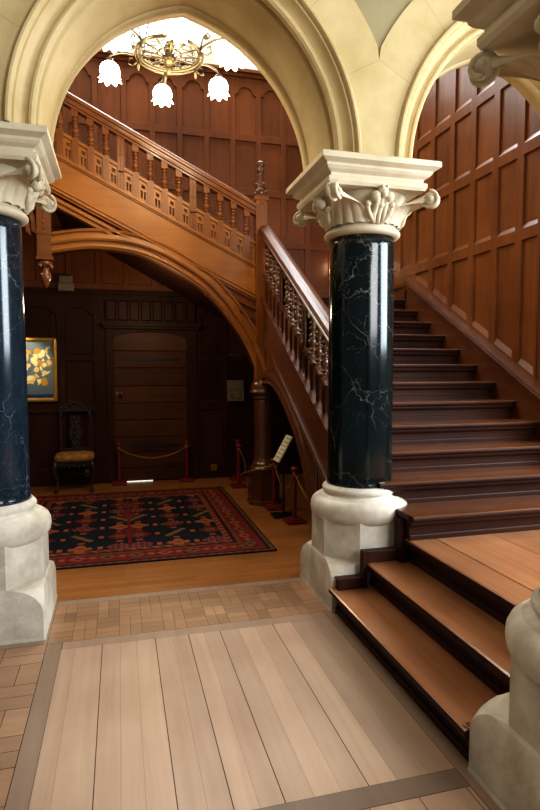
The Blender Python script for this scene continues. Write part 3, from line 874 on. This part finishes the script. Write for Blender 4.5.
    br = MB()
    for (o, y) in ((0, -.06), (.06, -.04)):
        rows = []
        for i in range(13):
            t = i / 12 * pi / 2; cx_ = px - .07 - .6 + .6 * cos(t) ; z = 2.98 + .75 * sin(t) * .9
            rows.append([(cx_ - o, YF + y, z - o * .3), (cx_ - o - .05, YF + y, z + .03), (cx_ - o - .05, YF + .03, z + .03), (cx_ - o, YF + .03, z - o * .3)])
        br.grid(rows, False, True)
    br.build('bracket', 'rail_wood', root)
    world_parts(root)

    # balustrade
    bal = empty('balustrade', (.4, YF, 3.2), 'golden oak balustrade with turned balusters and pierced panels on the upper flight', 'balustrade')
    line = lambda x: top(x) + .02
    raking('handrail', 'rail_wood', -.66, 1.55, lambda x: top(x) + .575, RAILP, mp, bal)
    lm = MB(); b0 = baluster_mesh('baluster', 'oak_z', -.06, .575)
    first = None
    xs = [.057 + .153 * k for k in range(-4, 10)]
    pan = [k for k in range(-4, 10) if k % 5 == 0]
    for k in range(-4, 10):
        x = .057 + .153 * k
        if k % 5 == 0:
            t = MB(); tall_panel(t, x, top, mp, .60); t.build('panel_post', 'oak_z', bal, bevel=.002); continue
        if first is None:
            first = b0.build('baluster', 'oak_z', bal, loc=(x, YF, top(x))); first['w'] = 0; del first['w']
        else:
            c = first.copy(); col.objects.link(c); c.location = (x, YF, top(x)); c.parent = bal
    pm = []
    for k in range(-5, 10):
        x0 = .057 + .153 * k; x1 = x0 + .153
        a = x0 + (.038 if k % 5 == 0 else .034); b = x1 - (.038 if (k + 1) % 5 == 0 else .034)
        if k == -5: a = -.655
        if k == 9: b = 1.53
        if b - a < .03: continue
        m_ = MB(); pierced(m_, a, b, lambda u: top(u) + .01, mp); m_.tone = .9
        # small raking cap over each panel
        m_.prism([(a, top(a) + .245), (b, top(b) + .245), (b, top(b) + .28), (a, top(a) + .28)], lambda u, v, d: (u, YF + d, v), -.032, .032)
        m_.build('pierced_panel', 'oak_x', bal)
    world_parts(bal)
    # gallery rail on the upper landing
    gr = empty('gallery_railing', (-2, YF, gz), 'oak railing along the upper landing behind the left capital', 'railing')
    h = MB(); pts = [mp(-3.18, w, gz + .85 + h_) for w, h_ in RAILP]; pts2 = [mp(-.80, w, gz + .85 + h_) for w, h_ in RAILP]
    h.grid([pts, pts2], False, True); h.build('handrail', 'rail_wood', gr)
    for k in range(15):
        c = first.copy(); c.data = first.data; col.objects.link(c); c.parent = gr; c.location = (-.95 - k * .153, YF, gz + .30)
    l = MB(); l.box(-3.18, -.8, YF - .03, YF + .03, gz, gz + .27); l.build('bottom_rail', 'oak_x', gr)
    world_parts(gr)
upper_flight()

def main_balustrade():
    sl = .60; top = lambda y: 1.21 + sl * (y - 4.35)
    XB = 1.645
    mp = lambda u, w, z: (XB + w, u, z)
    bal = empty('balustrade', (XB, 5.2, 2.0), 'dark polished balustrade running down the main stairs to the black column', 'balustrade')
    RP = [(w * 1.1, h * .95) for w, h in RAILP]
    raking('handrail', 'main_y', 3.98, 6.36, lambda y: top(y) + .675, RP, mp, bal)
    b0 = baluster_mesh('baluster', 'main_z', -.04, .675); first = None
    for k in range(1, 16):
        y = 6.40 - .153 * k
        if k % 5 == 0:
            t = MB(); tall_panel(t, y, top, mp, .69); t.build('panel_post', 'main_z', bal, bevel=.002); continue
        if first is None: first = b0.build('baluster', 'main_z', bal, loc=(XB, y, top(y)))
        else:
            c = first.copy(); col.objects.link(c); c.location = (XB, y, top(y)); c.parent = bal
    for k in range(0, 16):
        y1 = 6.40 - .153 * k; y0 = y1 - .153
        a = y0 + (.038 if (k + 1) % 5 == 0 else .034); b = y1 - (.038 if k and k % 5 == 0 else .034)
        if k == 0: b = 6.35
        m_ = MB(); pierced(m_, a, b, lambda u: top(u) + .01, mp)
        m_.prism([(a, top(a) + .245), (b, top(b) + .245), (b, top(b) + .285), (a, top(a) + .285)], lambda u, v, d: (XB + d, u, v), -.04, .04)
        m_.build('pierced_panel', 'main_z', bal)
    # newel with carved finial, part of the balustrade
    nx, ny = 1.60, 6.42
    n = MB(); w = .068
    n.box(nx - w, nx + w, ny - w, ny + w, 1.46, 3.52)
    n.box(nx - .08, nx + .08, ny - .08, ny + .08, 3.50, 3.545); n.box(nx - .073, nx + .073, ny - .073, ny + .073, 3.12, 3.15)
    # blind lancets
    for s in (-1, 1):
        n.box(nx + s * .055 - .008, nx + s * .055 + .008, ny - w - .01, ny - w, 3.15, 3.50)
    n.box(nx - .06, nx + .06, ny - w - .01, ny - w, 3.15, 3.175); n.box(nx - .06, nx + .06, ny - w - .01, ny - w, 3.475, 3.50)
    n.box(nx - .006, nx + .006, ny - w - .008, ny - w, 3.175, 3.40)
    for s in (-1, 1):
        pr = [(nx, 3.475), (nx + s * .055, 3.475), (nx + s * .055, 3.38), (nx + s * .04, 3.42), (nx + s * .015, 3.45)]
        n.prism(pr, lambda u, v, d: (u, d, v), ny - w - .008, ny - w)
    nw = n.build('newel_post', 'oak_z', bal, bevel=.004)
    f = MB()
    f.lathe([(.085, 3.545), (.085, 3.575), (.06, 3.59), (.065, 3.61)], (nx, ny, 0), 4, rot=pi / 4)
    for k in range(4):
        a = k * pi / 2 + pi / 4; f.ball((nx + .06 * cos(a), ny + .06 * sin(a), 3.60), .026, 8)
    f.smooth = True
    f.lathe([(.06, 3.60), (.062, 3.64), (.055, 3.68), (.042, 3.74), (.034, 3.79), (.032, 3.82), (.044, 3.835), (.046, 3.86), (.034, 3.87), (.036, 3.89), (.046, 3.905), (.046, 3.935), (.03, 3.95)], (nx, ny, 0), 8)
    for k in range(6):
        a = k * pi / 3; f.ball((nx + .048 * cos(a), ny + .048 * sin(a), 3.66 + .03 * (k % 2)), .02, 8); f.ball((nx + .04 * cos(a), ny + .04 * sin(a), 3.92), .013, 6)
    f.build('finial', 'main_z', nw)
    world_parts(bal)
    # supporting post
    po = empty('support_post', (1.64, 6.44, 0), 'thick wooden post under the stair newel, between the roped stanchions', 'post')
    p = MB(); p.lathe([(.20, 0), (.20, .04), (.19, .06), (.185, .36), (.20, .38), (.20, .40)], n=8, rot=pi / 8); p.build('plinth', 'main_z', po)
    p = MB(); p.smooth = True; p.lathe([(.17, .40), (.175, .42), (.16, .44), (.14, .45), (.145, .47), (.13, .49), (.118, .50), (.112, .6), (.108, 1.2), (.108, 1.24)], n=24); p.build('shaft', 'main_z', po)
    p = MB(); p.smooth = True; p.lathe([(.11, 1.23), (.125, 1.24), (.125, 1.26), (.115, 1.27), (.14, 1.29), (.165, 1.31), (.165, 1.33), (.145, 1.345), (.15, 1.37), (.14, 1.41), (.12, 1.46), (.05, 1.47)], n=24); p.build('capital', 'main_z', po)
main_balustrade()

# ------------------------------------------------------------------ rug
def rug():
    x0, x1, y0, y1 = -1.17, 1.312, 4.675, 7.42
    nx, ny = 168, 186
    red = (.165, .015, .011); navy = (.010, .012, .022); org = (.34, .09, .03); oliv = (.13, .09, .03); pink = (.30, .07, .05); blk = (.012, .010, .012); gold_ = (.22, .12, .04)
    cx, cy = (x0 + x1) / 2, (y0 + y1) / 2
    def colour(x, y):
        dx = min(x - x0, x1 - x); dy = min(y - y0, y1 - y); d = min(dx, dy)
        s = x if dy < dx else y
        if d < .022: return blk
        if d < .05: return red if int(s / .04) % 2 else oliv
        if d < .075: return blk
        if d < .30:
            u = (s % .24) - .12; v = d - .1875
            if abs(abs(v) - .085) < .006: return oliv
            if abs(u) / .075 + abs(v) / .06 < 1: 
                if abs(u) / .03 + abs(v) / .025 < 1: return navy
                return pink if int(s / .24) % 2 else oliv
            if (abs(u) - .12) ** 2 + v * v < .0007: return gold_
            if abs(abs(u) - .07) < .010 and abs(abs(v) - .05) < .014: return navy
            return red
        if d < .325: return blk
        if d < .37: return org if int((s + d) / .035) % 3 == 0 else red
        if d < .385: return oliv
        # field
        X = abs(x - cx); Y = y - cy
        if X < .012 and abs(Y) < .85: return red
        for yy in (-.48, 0.12, .62):
            a = X / .13 + abs(Y - yy) / .15
            if a < 1:
                if a < .35: return oliv
                if a < .5: return navy
                return red
        gx = (X + .08) / .34; gy = (Y + 3.0) / .32; ix = math.floor(gx); iy = math.floor(gy); fx = gx - ix - .5; fy = gy - iy - .5
        k = (ix * 2 + iy) % 4
        if k == 0:
            a = atan2(fy, fx); r = sqrt(fx * fx + fy * fy); 
            if r < .16 + .16 * abs(cos(2 * a)): return (oliv if r < .1 else org)
        elif k == 1:
            if abs(fx - fy * .8) < .11 and abs(fx + fy) < .62: return oliv if int((fx + fy) * 22) % 2 else gold_
        elif k == 2:
            if abs(fx) < .34 and abs(fy) < .3 and (int(fx * 14 + 50) + int(fy * 14 + 50)) % 2 == 0 and abs(fx) + abs(fy) < .4: return pink
        else:
            if max(abs(fx), abs(fy)) < .30 and min(abs(fx), abs(fy)) < .13: return red if max(abs(fx), abs(fy)) > .12 else oliv
            if abs(fx) < .2 and abs(fy) < .2: return red
        if abs(abs(fx) - .47) < .035 and abs(fy) < .12: return org
        if abs(abs(fy) - .47) < .035 and abs(fx) < .1: return pink
        return navy
    mb = MB(); T = .012
    vs = [(x0 + (x1 - x0) * i / nx, y0 + (y1 - y0) * j / ny, T) for j in range(ny + 1) for i in range(nx + 1)]
    mb.v = vs
    for j in range(ny):
        for i in range(nx):
            x = x0 + (x1 - x0) * (i + .5) / nx; y = y0 + (y1 - y0) * (j + .5) / ny
            mb.c = colour(x, y); a = j * (nx + 1) + i; mb.face((a, a + 1, a + nx + 2, a + nx + 1))
    mb.c = blk; mb.box(x0, x1, y0, y1, 0.0005, T - .001)
    o = mb.build('patterned_rug', 'rug', recalc=False)
    tag(o, 'red and navy patterned oriental rug spread on the boards below the stairs', 'rug')
rug()

# ------------------------------------------------------------------ chair
def chair():
    r = empty('hall_chair', (-.58, 7.78, 0), 'high-backed carved black chair with ochre tapestry seat, left of the plank door', 'chair')
    W = .22
    for sx in (-1, 1):
        l = MB(); l.tube([(sx * .215, -.17, .40), (sx * .235, -.19, .34), (sx * .23, -.19, .26), (sx * .20, -.17, .14), (sx * .205, -.19, .05), (sx * .22, -.21, .022)], [.034, .036, .028, .02, .018, .026], 10); l.ball((sx * .222, -.215, .022), .026, 10, (1, 1.2, .8)); l.build('leg', 'ebony', r)
        l = MB(); l.tube([(sx * .19, .15, .42), (sx * .19, .16, .25), (sx * .20, .20, .02)], [.022, .02, .02], 8); l.build('leg', 'ebony', r)
    a = MB(); a.box(-.22, .22, -.18, -.155, .34, .405); a.box(-.22, -.20, -.18, .16, .34, .405); a.box(.20, .22, -.18, .16, .34, .405); a.box(-.2, .2, .145, .165, .34, .405)
    for i in range(5): a.ball((-.12 + i * .06, -.17, .335 - .012 * (i % 2)), .02, 8)
    a.build('apron', 'ebony', r)
    s = MB(); s.tube([(-.19, 0, .2), (0, 0, .21), (.19, 0, .2)], .013, 8); s.tube([(-.2, -.17, .17), (-.19, .17, .2)], .012, 8); s.tube([(.2, -.17, .17), (.19, .17, .2)], .012, 8)
    for q in (-.08, 0, .08): s.ball((q, 0, .215), .022, 8)
    s.build('stretcher', 'ebony', r)
    c = MB(); c.smooth = True; rows = []
    for z, k in ((.40, .92), (.41, 1.0), (.44, 1.03), (.465, 1.0), (.485, .9), (.495, .7), (.50, .35), (.502, .05)):
        rows.append([(.245 * k * (abs(cos(t)) ** .45) * (1 if cos(t) >= 0 else -1), -.01 + .205 * k * (abs(sin(t)) ** .45) * (1 if sin(t) >= 0 else -1), z) for t in [2 * pi * i / 32 for i in range(32)]])
    c.grid(rows, False, True); c.build('seat', 'tapestry', r)
    for sx in (-1, 1):
        b = MB(); pts = [(sx * .185, .16, .42)] ; rs = [.02]
        for i in range(13): pts.append((sx * (.185 + .008 * sin(i * 1.4)), .165 + .05 * i / 12, .46 + .56 * i / 12)); rs.append(.014 + .006 * (i % 2))
        b.tube(pts, rs, 8); b.build('back_post', 'ebony', r)
    sp = MB(); f = lambda u, v, d: (u, .175 + .09 * (v - .5) + d, v)
    half = [(.03, .52), (.055, .56), (.04, .62), (.075, .68), (.085, .74), (.06, .80), (.045, .84), (.07, .90), (.06, .96)]
    P = half + [(-x, z) for x, z in half[::-1]]
    sp.prism(P, f, -.012, .012)
    for z in (.58, .66, .72, .78, .86, .92): sp.ball((.02 * sin(z * 40), f(0, z, -.014)[1], z), .024, 8, (1.3, .6, 1)); sp.ball((-.02 * sin(z * 40), f(0, z, -.014)[1], z + .02), .018, 8)
    sp.build('back_splat', 'ebony', r)
    cr = MB(); crp = [(-.2, 1.02), (.2, 1.02), (.215, 1.06), (.19, 1.10), (.14, 1.10), (.09, 1.13), (.04, 1.16), (0, 1.17), (-.04, 1.16), (-.09, 1.13), (-.14, 1.10), (-.19, 1.10), (-.215, 1.06)]
    cr.prism(crp, lambda u, v, d: (u, .215 + d, v), -.016, .016)
    for x, z, q in ((0, 1.13, .03), (-.06, 1.10, .025), (.06, 1.10, .025), (-.12, 1.075, .022), (.12, 1.075, .022), (-.18, 1.07, .022), (.18, 1.07, .022)): cr.ball((x, .20, z), q, 8)
    lr = MB(); lr.box(-.185, .185, .155, .18, .50, .53); lr.build('lower_rail', 'ebony', r, bevel=.004)
    cr.build('crest_rail', 'ebony', r)
chair()

# ------------------------------------------------------------------ painting
def painting():
    x0, x1, z0, z1 = -1.42, -.805, 1.15, 2.0; y = BACK - .005
    r = empty('framed_painting', ((x0 + x1) / 2, y, z0), 'gilt-framed painting of yellow blossoms hanging on the dark wall by the left column', 'painting')
    f = MB(); w = .05
    for (a, b, t) in ((0, .02, .03), (.015, .035, .045), (.03, w, .025)):
        f.box(x0 + a, x0 + b, y - t, y, z0 + a, z1 - a); f.box(x1 - b, x1 - a, y - t, y, z0 + a, z1 - a)
        f.box(x0 + a, x1 - a, y - t, y, z0 + a, z0 + b); f.box(x0 + a, x1 - a, y - t, y, z1 - b, z1 - a)
    f.build('frame', 'gold', r, bevel=.004)
    c = MB(); nx, nz = 56, 80; ax0, ax1, az0, az1 = x0 + w, x1 - w, z0 + w, z1 - w
    rd = random.Random(9)
    blobs = []
    for i in range(46):
        t = rd.random(); bx = ax0 + .12 + .36 * rd.random(); bz = az0 + .2 + .48 * rd.random()
        dd = abs((bx - (ax1 - .25)) * 1.3) + abs(bz - (az0 + .45))
        blobs.append((bx, bz, .012 + .03 * rd.random(), .03 + .03 * rd.random(), rd.random() * pi, rd.choice([(.75, .55, .22), (.9, .78, .45), (.55, .30, .05), (.5, .28, .04), (.82, .62, .25)])))
    for j in range(nz):
        for i in range(nx):
            u = (i + .5) / nx; v = (j + .5) / nz; X = ax0 + (ax1 - ax0) * u; Z = az0 + (az1 - az0) * v
            cc = (.09 + .08 * v, .13 + .09 * v, .17 + .08 * v)
            if v < .06: cc = (.02, .03, .12)
            if abs((v - .15) - u * .5) < .008 or abs((v - .95) + u * .35) < .008 or abs(v - .2 - .9 * (u - .2)) < .007: cc = (.40, .32, .18)
            for (bx, bz, ra, rb, th, kc) in blobs:
                p = (X - bx) * cos(th) + (Z - bz) * sin(th); q = -(X - bx) * sin(th) + (Z - bz) * cos(th)
                if (p / rb) ** 2 + (q / ra) ** 2 < 1: cc = kc
            c.c = cc
            xa, xb = ax0 + (ax1 - ax0) * i / nx, ax0 + (ax1 - ax0) * (i + 1) / nx; za, zb = az0 + (az1 - az0) * j / nz, az0 + (az1 - az0) * (j + 1) / nz
            c.add([(xa, y - .012, za), (xb, y - .012, za), (xb, y - .012, zb), (xa, y - .012, zb)], [(0, 1, 2, 3)])
    c.build('canvas', 'canvas', r, recalc=False)
    world_parts(r)
painting()

# ------------------------------------------------------------------ stanchions and chains
def stanchions():
    r = empty('stanchion', (0, 0, 0), None, None)
    b = MB(); b.box(-.10, .10, -.10, .10, 0, .03); b.box(-.07, .07, -.07, .07, .03, .045); b.build('base', 'red_post', r, bevel=.004)
    p = MB(); p.smooth = True; p.lathe([(.024, .04), (.022, .06), (.02, .5), (.02, .54)], n=14); p.build('post', 'red_post', r)
    c = MB(); c.smooth = True; c.lathe([(.02, .53), (.042, .54), (.045, .555), (.042, .57), (.03, .58)], n=18); c.build('cap', 'red_post', r)
    c = MB(); c.smooth = True; c.lathe([(.022, .49), (.026, .495), (.026, .525), (.022, .53)], n=14)
    c.tube([(.02, 0, .51), (.034, 0, .52), (.044, 0, .505), (.034, 0, .49), (.02, 0, .50)], .004, 6); c.build('collar', 'gilt_plate', r)
    spots = [(-.02, 7.95, 'dark red stanchion with brass collar at the left of the plank door'),
             (.905, 7.95, 'dark red stanchion with brass collar at the right of the plank door'),
             (1.535, 7.38, 'dark red stanchion at the far right corner of the rug, left of the wooden post'),
             (1.68, 6.12, 'dark red stanchion just right of the wooden post, behind the tilted sign'),
             (1.735, 5.52, 'nearest dark red stanchion, beside the base of the black column'),
             (1.62, 7.86, 'dark red stanchion standing furthest back against the wall beneath the pale box')]
    for i, (x, y, lb) in enumerate(spots):
        o = r if i == 0 else copy_tree(r)
        o.location = (x, y, 0); tag(o, lb, 'stanchion', 'stanchions with chains')
    def chain(a, b, sag, lb, n=40, bow=0):
        m = MB(); pts = []
        for i in range(n + 1):
            t = i / n; pts.append(Vector((a[0] + (b[0] - a[0]) * t - bow * sin(pi * t ** 2.4), a[1] + (b[1] - a[1]) * t, a[2] + (b[2] - a[2]) * t - sag * 4 * t * (1 - t))))
        for i in range(n):
            p, q = pts[i], pts[i + 1]; d = (q - p); c = (p + q) / 2; L = d.length * .72; d.normalize()
            s = d.cross(Vector((0, 0, 1))).normalized()
            if i % 2: s = d.cross(s)
            ring = [tuple(c + d * (L * cos(2 * pi * k / 8)) + s * (.008 * sin(2 * pi * k / 8))) for k in range(8)]
            m.tube(ring, .0035, 5, True)
        o = m.build('chain', 'gilt_plate'); tag(o, lb, 'chain', 'stanchion chains')
    z = .50
    chain((-.02, 7.95 - .03, z), (.905, 7.92, z), .14, 'thin brass chain hanging across the plank door', 56)
    chain((1.55, 7.35, z), (1.675, 6.155, z), .20, 'brass chain sagging in front of the wooden post', 44, .27)
    chain((1.685, 6.085, z), (1.735, 5.56, z), .20, 'brass chain between the two nearest stanchions')
    chain((1.735, 5.48, z), (1.70, 4.58, .32), .06, 'brass chain running from the nearest stanchion to the foot of the stair arch')
stanchions()

def small_things():
    # tilted information sign on a black stand
    r = empty('information_stand', (1.70, 5.80, 0), 'cream tilted sign board on a slim black stand in front of the wooden post', 'sign')
    b = MB(); b.box(-.13, .13, -.10, .10, 0, .02); b.build('base', 'black', r, bevel=.003)
    b = MB(); b.tube([(0, 0, .02), (0, 0, .60), (-.02, 0, .70)], .010, 8); b.build('pole', 'black', r)
    b = MB(); T = Matrix.Translation((-.01, .0, .735)) @ Matrix.Rotation(radians(-61), 4, 'Y')
    b.box(-.155, .155, -.10, .10, -.008, .008, T); b.build('board', 'sign', r)
    b = MB()
    for i in range(6): b.box(-.11 + i * .045, -.10 + i * .045, -.09, .09 - .03 * (i % 3), .0081, .0086, T)
    b.build('text_lines', 'box', r)
    # pale box on the wall
    r = empty('wall_box', (1.63, BACK, 1.12), 'pale grey-brown box mounted on the dark wall left of the wooden post', 'box')
    b = MB(); b.box(-.12, .12, -.09, 0, 0, .15); b.box(-.125, .125, -.10, 0, .145, .165); b.build('lower_case', 'sign_dim' if 'sign_dim' in M else 'box', r, bevel=.005)
    b = MB(); b.box(-.12, .12, -.06, 0, .17, .29); b.box(-.125, .125, -.07, 0, .28, .30); b.build('upper_case', 'box', r, bevel=.005)
    b = MB()
    for s in (-1, 1): b.tube([(s * .02, -.095, .03), (s * .08, -.095, .07), (s * .05, -.095, .11)], .006, 6)
    b.build('clips', 'black', r)
    r = empty('wood_block', (-.66, BACK, 2.62), 'small brown moulded block high on the dark wall beside the pendant post', 'block')
    b = MB(); b.box(-.10, .10, -.12, 0, 0, .10); b.build('lower_block', 'box', r, bevel=.008)
    b = MB(); b.box(-.085, .085, -.10, 0, .105, .2); b.build('upper_block', 'box', r, bevel=.008)
    for x, z, lb in ((1.31, .11, 'small brass socket plate low on the wall right of the plank door'), (-.43, .12, 'small brass socket plate low on the wall behind the chair')):
        r = empty('socket_plate', (x, BACK, z), lb, 'socket', 'brass socket plates')
        b = MB(); b.box(-.045, .045, -.008, 0, 0, .09); b.build('plate', 'gilt_plate', r, bevel=.002)
        b = MB(); b.box(-.012, -.006, -.0095, -.008, .03, .045); b.box(.006, .012, -.0095, -.008, .03, .045); b.box(-.003, .003, -.0095, -.008, .055, .07); b.build('pin_slots', 'black', r)
    # sconce, mostly hidden behind the black column
    r = empty('wall_sconce', (3.11, BACK - .0, 3.0), 'small gilt wall lamp with white shade half hidden behind the black column', 'lamp')
    b = MB(); b.box(-.03, .03, -.012, 0, -.08, .08); b.tube([(0, -.01, -.02), (0, -.09, -.05), (0, -.12, .0), (0, -.12, .05)], .009, 8); b.build('bracket', 'gold', r)
    b = MB(); b.smooth = True; b.lathe([(.02, .04), (.045, .08), (.05, .13), (.04, .17), (.045, .19)], (0, -.12, 0), 16); b.build('lamp_shade', 'shade', r)
small_things()

# ------------------------------------------------------------------ chandelier
def chandelier():
    cx, cy = .46, 5.07
    r = empty('chandelier', (cx, cy, 4.175), 'brass openwork chandelier with frosted tulip shades hanging above the stair hall', 'chandelier')
    H = lambda z: z - 4.3
    ring = MB()
    for (rad, z, th) in ((.275, 4.40, .015), (.25, 4.405, .009), (.29, 4.38, .008), (.10, 4.40, .009)):
        ring.tube([(rad * cos(2 * pi * k / 40), rad * sin(2 * pi * k / 40), H(z)) for k in range(40)], th, 6, True)
    for k in range(12):
        a = 2 * pi * k / 12
        ring.tube([(.03 * cos(a), .03 * sin(a), H(4.36)), (.12 * cos(a), .12 * sin(a), H(4.39)), (.25 * cos(a), .25 * sin(a), H(4.405))], .008, 5)
        b = a + pi / 12; c = (.185 * cos(b), .185 * sin(b))
        ring.tube([(c[0] + .035 * cos(t), c[1] + .035 * sin(t), H(4.402)) for t in [2 * pi * q / 12 for q in range(12)]], .005, 5, True)
    ring.build('ring', 'brass', r)
    hub = MB(); hub.smooth = True
    hub.lathe([(.006, 4.24), (.02, 4.25), (.03, 4.275), (.018, 4.30), (.03, 4.315), (.055, 4.34), (.06, 4.37), (.035, 4.40), (.03, 4.43), (.045, 4.45), (.03, 4.49), (.015, 4.52), (.012, 4.75), (.03, 4.77), (.012, 4.80)], (0, 0, -4.3), 16)
    hub.build('hub', 'brass', r)
    arm0 = None; sh0 = None
    for k in range(6):
        a = pi / 2 + k * pi / 3 + .03
        A = empty('arm_root', (0, 0, 0)); bpy.data.objects.remove(A)
        if arm0 is None:
            m = MB(); m.tube([(.27, 0, .10), (.33, 0, .14), (.40, 0, .165), (.47, 0, .17), (.53, 0, .165), (.56, 0, .155), (.56, 0, .12)], [.011, .010, .009, .009, .009, .010, .012], 8)
            m.tube([(.29, 0, .08), (.34, 0, .05), (.38, 0, .07), (.37, 0, .12), (.34, 0, .11)], .007, 6)
            m.tube([(.28, 0, .11), (.31, 0, .20), (.35, 0, .23), (.37, 0, .20), (.345, 0, .18)], .006, 6)
            m.tube([(.28, 0, .10), (.285, 0, .05), (.29, 0, .0)], [.012, .016, .006], 6)
            m.ball((.33, 0, .20), .02, 8); m.smooth = True
            m.lathe([(.012, .14), (.03, .13), (.034, .10), (.028, .085)], (.56, 0, 0), 12)
            arm0 = m.build('arm', 'brass', r); arm = arm0
            s = MB(); s.smooth = True; rows = []
            for rad, z, am in ((.018, .10, 0), (.050, .095, 0), (.074, .075, 0), (.086, .045, .003), (.086, .015, .005), (.078, -.012, .006), (.080, -.030, .010), (.094, -.045, .013)):
                rows.append([(.56 + (rad + am * cos(8 * t)) * cos(t), (rad + am * cos(8 * t)) * sin(t), z - am * .8 * cos(8 * t)) for t in [2 * pi * q / 40 for q in range(40)]])
            s.grid(rows, False, True); sh0 = s.build('lamp_shade', 'shade', arm0)
            bb = MB(); bb.ball((.56, 0, .01), .035, 12); bb.build('bulb', 'shade_day', arm0)
            kids = children(arm0)
        else:
            arm = arm0.copy(); col.objects.link(arm); arm.parent = r
            for q in kids: c = q.copy(); col.objects.link(c); c.parent = arm
        arm.rotation_euler = (0, 0, a)
    # three chains up to the ceiling
    ch = MB()
    for k in range(3):
        a = .5 + 2 * pi * k / 3
        p0 = Vector((.26 * cos(a), .26 * sin(a), H(4.42))); p1 = Vector((.02 * cos(a), .02 * sin(a), H(5.35)))
        n = 24
        for i in range(n):
            c = p0.lerp(p1, (i + .5) / n); d = (p1 - p0).normalized(); s = d.cross(Vector((cos(a + 1), sin(a + 1), 0))).normalized()
            if i % 2: s = d.cross(s)
            ch.tube([tuple(c + d * (.027 * cos(2 * pi * q / 8)) + s * (.011 * sin(2 * pi * q / 8))) for q in range(8)], .0035, 5, True)
    ch.tube([(0, 0, H(5.35)), (0, 0, H(7.9))], .01, 8); ch.lathe([(.01, H(7.82)), (.07, H(7.86)), (.08, H(7.9))], n=16)
    ch.build('suspension_chain', 'brass', r)
chandelier()

# ------------------------------------------------------------------ lights
def area(name, loc, target, sx, sy, power, c):
    l = bpy.data.lights.new(name, 'AREA'); l.shape = 'RECTANGLE'; l.size = sx; l.size_y = sy; l.energy = power; l.color = c
    o = bpy.data.objects.new(name, l); col.objects.link(o); o.location = loc
    o.rotation_euler = (Vector(target) - Vector(loc)).to_track_quat('-Z', 'Y').to_euler(); return o
def point(name, loc, power, c, rad=.1):
    l = bpy.data.lights.new(name, 'POINT'); l.energy = power; l.color = c; l.shadow_soft_size = rad
    o = bpy.data.objects.new(name, l); col.objects.link(o); o.location = loc; return o
area('stair_window_light', (1.2, 7.7, 7.2), (1.8, 5.2, 2.0), 4.5, 1.2, 270, (.93, .96, 1))
area('side_window_light', (4.9, 1.9, 2.8), (-.6, 3.4, .3), 2.0, 2.0, 215, (.80, .91, 1))
area('hall_window_light', (3.6, -1.6, 3.2), (.2, 3.6, .6), 2.6, 2.2, 210, (.95, .97, 1))
point('arch_warm_fill', (-.2, .4, 4.3), 26, (1, .80, .50), .75)  # added unseen point light that warms the arch fronts; no lantern hangs here
point('passage_fill', (.35, 6.75, 2.3), 24, (1, .75, .45), .08)  # added to brighten the door and wall under the stair; no lamp there
point('chandelier_glow', (.46, 5.07, 3.95), 58, (1, .78, .48), .5)
sp = bpy.data.lights.new('picture_light', 'SPOT'); sp.energy = 34; sp.spot_size = radians(50); sp.color = (1, .85, .55); sp.spot_blend = .6; sp.shadow_soft_size = .03
so = bpy.data.objects.new('picture_light', sp); col.objects.link(so); so.location = (-1.35, 7.6, 2.25)
so.rotation_euler = (Vector((-1.15, 8.1, 1.65)) - so.location).to_track_quat('-Z', 'Y').to_euler()
w = bpy.data.worlds.new('World'); scene.world = w; w.use_nodes = True
bg = w.node_tree.nodes['Background']; bg.inputs[0].default_value = (.85, .9, 1, 1); bg.inputs[1].default_value = .12

# ------------------------------------------------------------------ camera
f_px = 565.; vx, vy = 119., 368.
p = math.atan((vy - 405) / f_px); hd = f_px / cos(p); yaw = math.atan((270 - vx) / hd)
cam = bpy.data.cameras.new('Camera'); co = bpy.data.objects.new('Camera', cam); col.objects.link(co)
co.location = (0, 0, 1.6); co.rotation_euler = (pi / 2 + p, 0, -yaw)
cam.sensor_fit = 'VERTICAL'; cam.sensor_height = 36; cam.lens = f_px / 810 * 36; cam.clip_start = .05
scene.camera = co
scene.view_settings.view_transform = 'Standard'; scene.view_settings.look = 'None'
try: scene.view_settings.look = 'Medium High Contrast'
except Exception: pass
scene.view_settings.gamma = 1.0; scene.view_settings.exposure = 0
